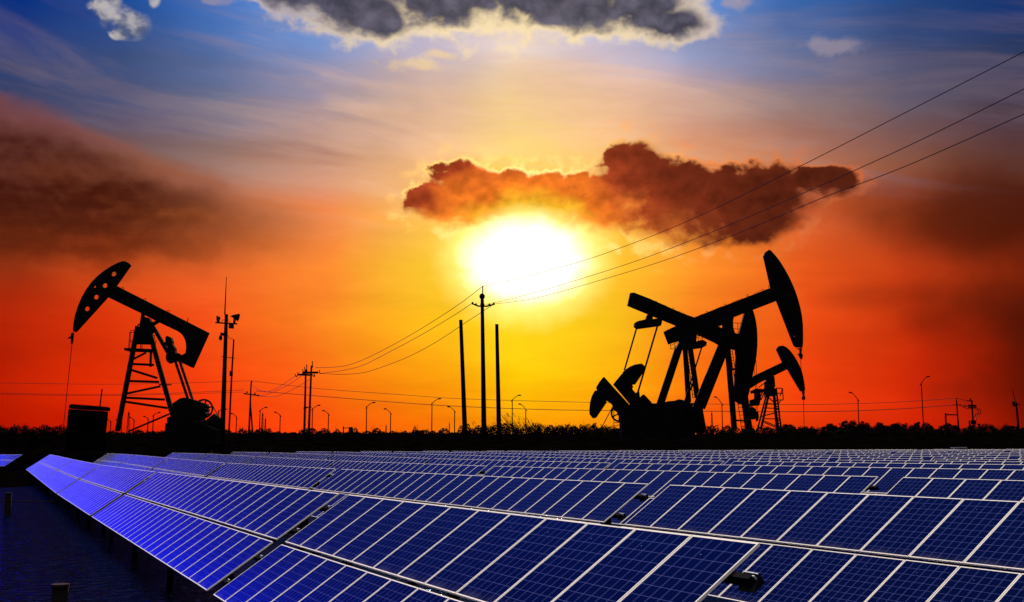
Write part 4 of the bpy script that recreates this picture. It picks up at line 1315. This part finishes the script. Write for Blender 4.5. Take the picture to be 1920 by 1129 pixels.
for l in LAMPS: lamp(*l)


# --- lattice towers far away
def lattice(x, ytop, w, Y, label):
    top = at(x, ytop, Y)
    t = thing('lattice_tower', label, 'radio tower', (top.x, Y, ZL), 'far lattice towers')
    hw = PX(w / 2, Y)
    zt = top.z
    n = 9
    mb = MB()
    for sx in (-1, 1):
        for sy in (-1, 1):
            mb.tube([(top.x + sx * hw, Y + sy * hw, ZL), (top.x + sx * hw * .3, Y + sy * hw * .3, zt)], PX(.35, Y), 4)
    for k in range(n):
        f0, f1 = k / n, (k + 1) / n
        z0, z1 = ZL + (zt - ZL) * f0, ZL + (zt - ZL) * f1
        w0, w1 = hw * (1 - .7 * f0), hw * (1 - .7 * f1)
        s = 1 if k % 2 else -1
        for sy in (-1, 1):
            mb.tube([(top.x - s * w0, Y + sy * w0, z0), (top.x + s * w1, Y + sy * w1, z1)], PX(.25, Y), 4)
        mb.tube([(top.x - w1, Y - w1, z1), (top.x + w1, Y - w1, z1)], PX(.3, Y), 4)
    mb.build('lattice_frame', M_IRON, t)
    mb = MB(); mb.tube([(top.x, Y, zt - .5), (top.x, Y, zt + PX(4, Y))], PX(.5, Y), 5); mb.build('antenna', M_IRON, t)
    return t


lattice(241.5, 774, 6, 520, 'thin lattice tower seen through the legs of the left pumpjack')
lattice(492.5, 776, 5, 560, 'taller of two lattice towers behind the lamp near the slender pole')
lattice(497.8, 786, 4, 600, 'shorter of two lattice towers near the slender pole')
lattice(724, 799, 4, 620, 'tiny lattice tower low on the horizon left of centre')
lattice(842.5, 795, 3, 620, 'tiny lattice tower on the horizon left of the bare left post')
lattice(1334.5, 775, 5, 500, 'thin lattice tower between the legs of the right-hand pumpjacks')

# --- small wellhead unit on the horizon
Y_ = 230.0
t = thing('well_unit', 'small low well unit with a boxy end on the horizon right of the twin pole', 'machine', at(655, 812, Y_))
q4 = lambda x, y: at(540 + x / 7.056, 660 + y / 7.056, Y_)
MB().bar(q4(733, 985), q4(733, 1080), PX(1.7, Y_), .4).build('stand', M_IRON, t)
MB().bar(q4(733, 1006), q4(815, 1006), PX(1.3, Y_), .3).build('arm', M_IRON, t)
MB().prism([(540 + x / 7.056, 660 + y / 7.056) for x, y in ((808, 996), (855, 994), (857, 1080), (812, 1080))], Y_, 1.5).build('housing', M_IRON, t)
# white cabinet on the shore at the right
t = thing('cabinet', 'small pale cabinet on the shore beyond the array at the right', 'cabinet', at(1797, 843, 146))
MB().prism([(1787, 839.4), (1808, 839.4), (1808, 843.5), (1787, 843.5)], 145.5, 1.0).build('cabinet_body', M_WHITE, t)
MB().prism([(1786, 838.6), (1809, 838.6), (1809, 839.6), (1786, 839.6)], 145.5, 1.4).build('lid', M_WHITE, t)


# ------------------------------------------------------------------ vegetation
def leaf(mb, c, s, rg):
    a = Vector((rg.gauss(0, 1), rg.gauss(0, 1), rg.gauss(0, 1))).normalized()
    b = a.cross(Vector((rg.gauss(0, 1), rg.gauss(0, 1), rg.gauss(0, 1)))).normalized()
    mb.add([c - a * s, c + b * s * .5, c + a * s, c - b * s * .5], [(0, 1, 2, 3)])


def tree(px, ytop, wpx, Y, label, seed):
    rg = random.Random(seed)
    top = at(px, ytop, Y)
    w = PX(wpx, Y) / 2 * 1.25
    h = top.z - (ZL - 0.3)
    base = Vector((top.x, Y, ZL - 0.3))
    t = thing('tree', label, 'tree', tuple(base), 'trees along the right horizon')
    mb = MB()
    mb.tube([base, base + Vector((rg.uniform(-.1, .1), 0, h * .4)), base + Vector((rg.uniform(-.2, .2), 0, h * .85))], .16, 7, .03)
    for k in range(6):
        a = rg.uniform(0, 6.28); z = h * rg.uniform(.2, .6)
        mb.tube([base + Vector((0, 0, z)), base + Vector((math.cos(a) * w * .4, math.sin(a) * w * .4, z + h * .18)), base + Vector((math.cos(a) * w * .7, math.sin(a) * w * .7, z + h * .3))], .06, 5, .015)
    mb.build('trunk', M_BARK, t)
    mb = MB()
    cl = []
    for k in range(44):
        a = rg.uniform(0, 6.28); rr = math.sqrt(rg.random()) * w * .85
        hh = rg.random()
        lim = h * (1 - .55 * (rr / w) ** 2)
        cl.append((base + Vector((math.cos(a) * rr, math.sin(a) * rr, .15 * h + (lim - .22 * h) * hh)), rg.uniform(.28, .6)))
    for k in range(9):
        a = rg.uniform(-1, 1)
        cl.append((base + Vector((a * w * .8, 0, h * (1.0 - .5 * a * a) - rg.uniform(0, .35))), rg.uniform(.12, .26)))
    for c, r in cl:
        for j in range(int(95 * r / .4)):
            d = Vector((rg.gauss(0, 1), rg.gauss(0, 1), rg.gauss(0, 1))).normalized() * r * rg.random() ** .4
            leaf(mb, c + d, rg.uniform(.07, .15), rg)
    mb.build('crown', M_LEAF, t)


TR = [(1477, 796, 34, 'bushy tree against the tower of the small distant pumpjack'),
      (1512, 799, 36, 'rounded tree directly under the rod of the small distant pumpjack'),
      (1557, 796, 34, 'low tree left of the lamp with an arm to the left'),
      (1592, 788, 38, 'tall bushy tree at the foot of the lamp with an arm to the left'),
      (1619, 791, 30, 'narrow tree right beside the lamp with an arm to the left'),
      (1650, 794, 36, 'pointed tree midway between the two lamps at the right'),
      (1683, 791, 36, 'round tree left of the tallest street lamp'),
      (1729, 791, 44, 'broad tree under the tallest street lamp'),
      (1777, 794, 40, 'tree standing against the short post of the thin utility pole'),
      (1836, 793, 52, 'wide tree right of the utility pole with looping cables'),
      (1893, 798, 44, 'tree around the foot of the leaning camera pole'),
      (1932, 800, 40, 'tree at the right edge of the picture')]
for i, (x, y, w, lb) in enumerate(TR): tree(x, y, w, 184 + (i % 3) * 1.5, lb, 40 + i)


def scrub():
    rg = random.Random(11)
    mb = MB()

    def bush(px, ytop, w, Y):
        top = at(px, ytop, Y)
        z0 = at(px, 818, Y).z
        hw = PX(w / 2, Y)
        n = int(20 + w * 15)
        for k in range(n):
            u = rg.uniform(-1, 1)
            lim = z0 + (top.z - z0) * (1 - .7 * u * u)
            z = z0 + (lim - z0) * rg.random() ** .8
            leaf(mb, Vector((top.x + u * hw, Y + rg.uniform(-.8, .8), z)), rg.uniform(.09, .2), rg)
        for k in range(int(w / 5)):
            u = rg.uniform(-.8, .8)
            b = Vector((top.x + u * hw, Y, z0))
            e = b + Vector((rg.uniform(-.3, .3), 0, (top.z - z0) * rg.uniform(.8, 1.25)))
            mb.tube([b, e], .02, 3)
            for j in range(5):
                leaf(mb, b.lerp(e, rg.uniform(.7, 1)) + Vector((rg.uniform(-.1, .1), 0, 0)), .08, rg)
    x = -60
    while x < 1990:
        if x < 130: yt = rg.choice([800, 804, 806, 799, 797, 804])
        elif x < 860: yt = rg.choice([803, 806, 808, 809, 811, 811])
        elif x < 1110: yt = rg.uniform(793, 804)
        elif x < 1330: yt = rg.uniform(792, 804)
        elif x < 1480: yt = rg.uniform(797, 807)
        else: yt = rg.uniform(802, 811)
        w = rg.uniform(10, 26)
        bush(x, yt, w, rg.uniform(174, 181))
        x += w * rg.uniform(.3, .75)
    for (x, y, w) in ((46, 798, 12), (82, 796, 22), (100, 800, 14), (3, 800, 22), (26, 803, 14), (778, 800, 10), (667, 802, 12), (600, 808, 9), (1100, 795, 16), (1115, 791, 12), (1132, 800, 30), (1040, 800, 18), (1072, 800, 18), (1010, 800, 14), (1156, 803, 20), (1318, 801, 18), (1363, 798, 24), (1405, 800, 24), (1440, 800, 26)):
        bush(x, y, w, 177)
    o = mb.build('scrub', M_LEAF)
    tag(o, 'low dark scrub along the top of the bank across the whole horizon', 'bushes', None, 'stuff')


scrub()


def reeds():
    rg = random.Random(5)
    mb = MB()
    for k in range(260):
        px = rg.choice([rg.gauss(985, 34), rg.gauss(960, 22), rg.uniform(880, 1160), rg.gauss(1110, 18), rg.gauss(1060, 30)])
        Y = rg.uniform(169, 174)
        b = at(px, 818, Y)
        big = math.exp(-((px - 965) / 50) ** 2)
        L = rg.uniform(1.2, 2.1) + 2.4 * big * rg.random() ** 1.5
        lean = rg.uniform(.25, .62)
        pts = [b + Vector((-lean * L * (t ** 1.6), 0, L * (t - .10 * t * t))) for t in (0, .25, .5, .75, 1)]
        mb.tube(pts, .022, 3, .010)
        if rg.random() < .6:
            d = (pts[-1] - pts[-2]).normalized()
            for j in range(9):
                leaf(mb, pts[-1] - d * j * .06 + Vector((rg.uniform(-.04, .04), 0, -.02 * j)), .09, rg)
        for j in range(2):
            t0 = pts[rg.randrange(1, 3)]
            mb.add([t0, t0 + Vector((-.5, 0, .35)), t0 + Vector((-.45, .02, .25)), t0 + Vector((0, .02, -.06))], [(0, 1, 2, 3)])
    tag(mb.build('reeds', M_REED), 'tall plumed reeds leaning left at the foot of the central poles', 'reeds', None, 'stuff')


reeds()
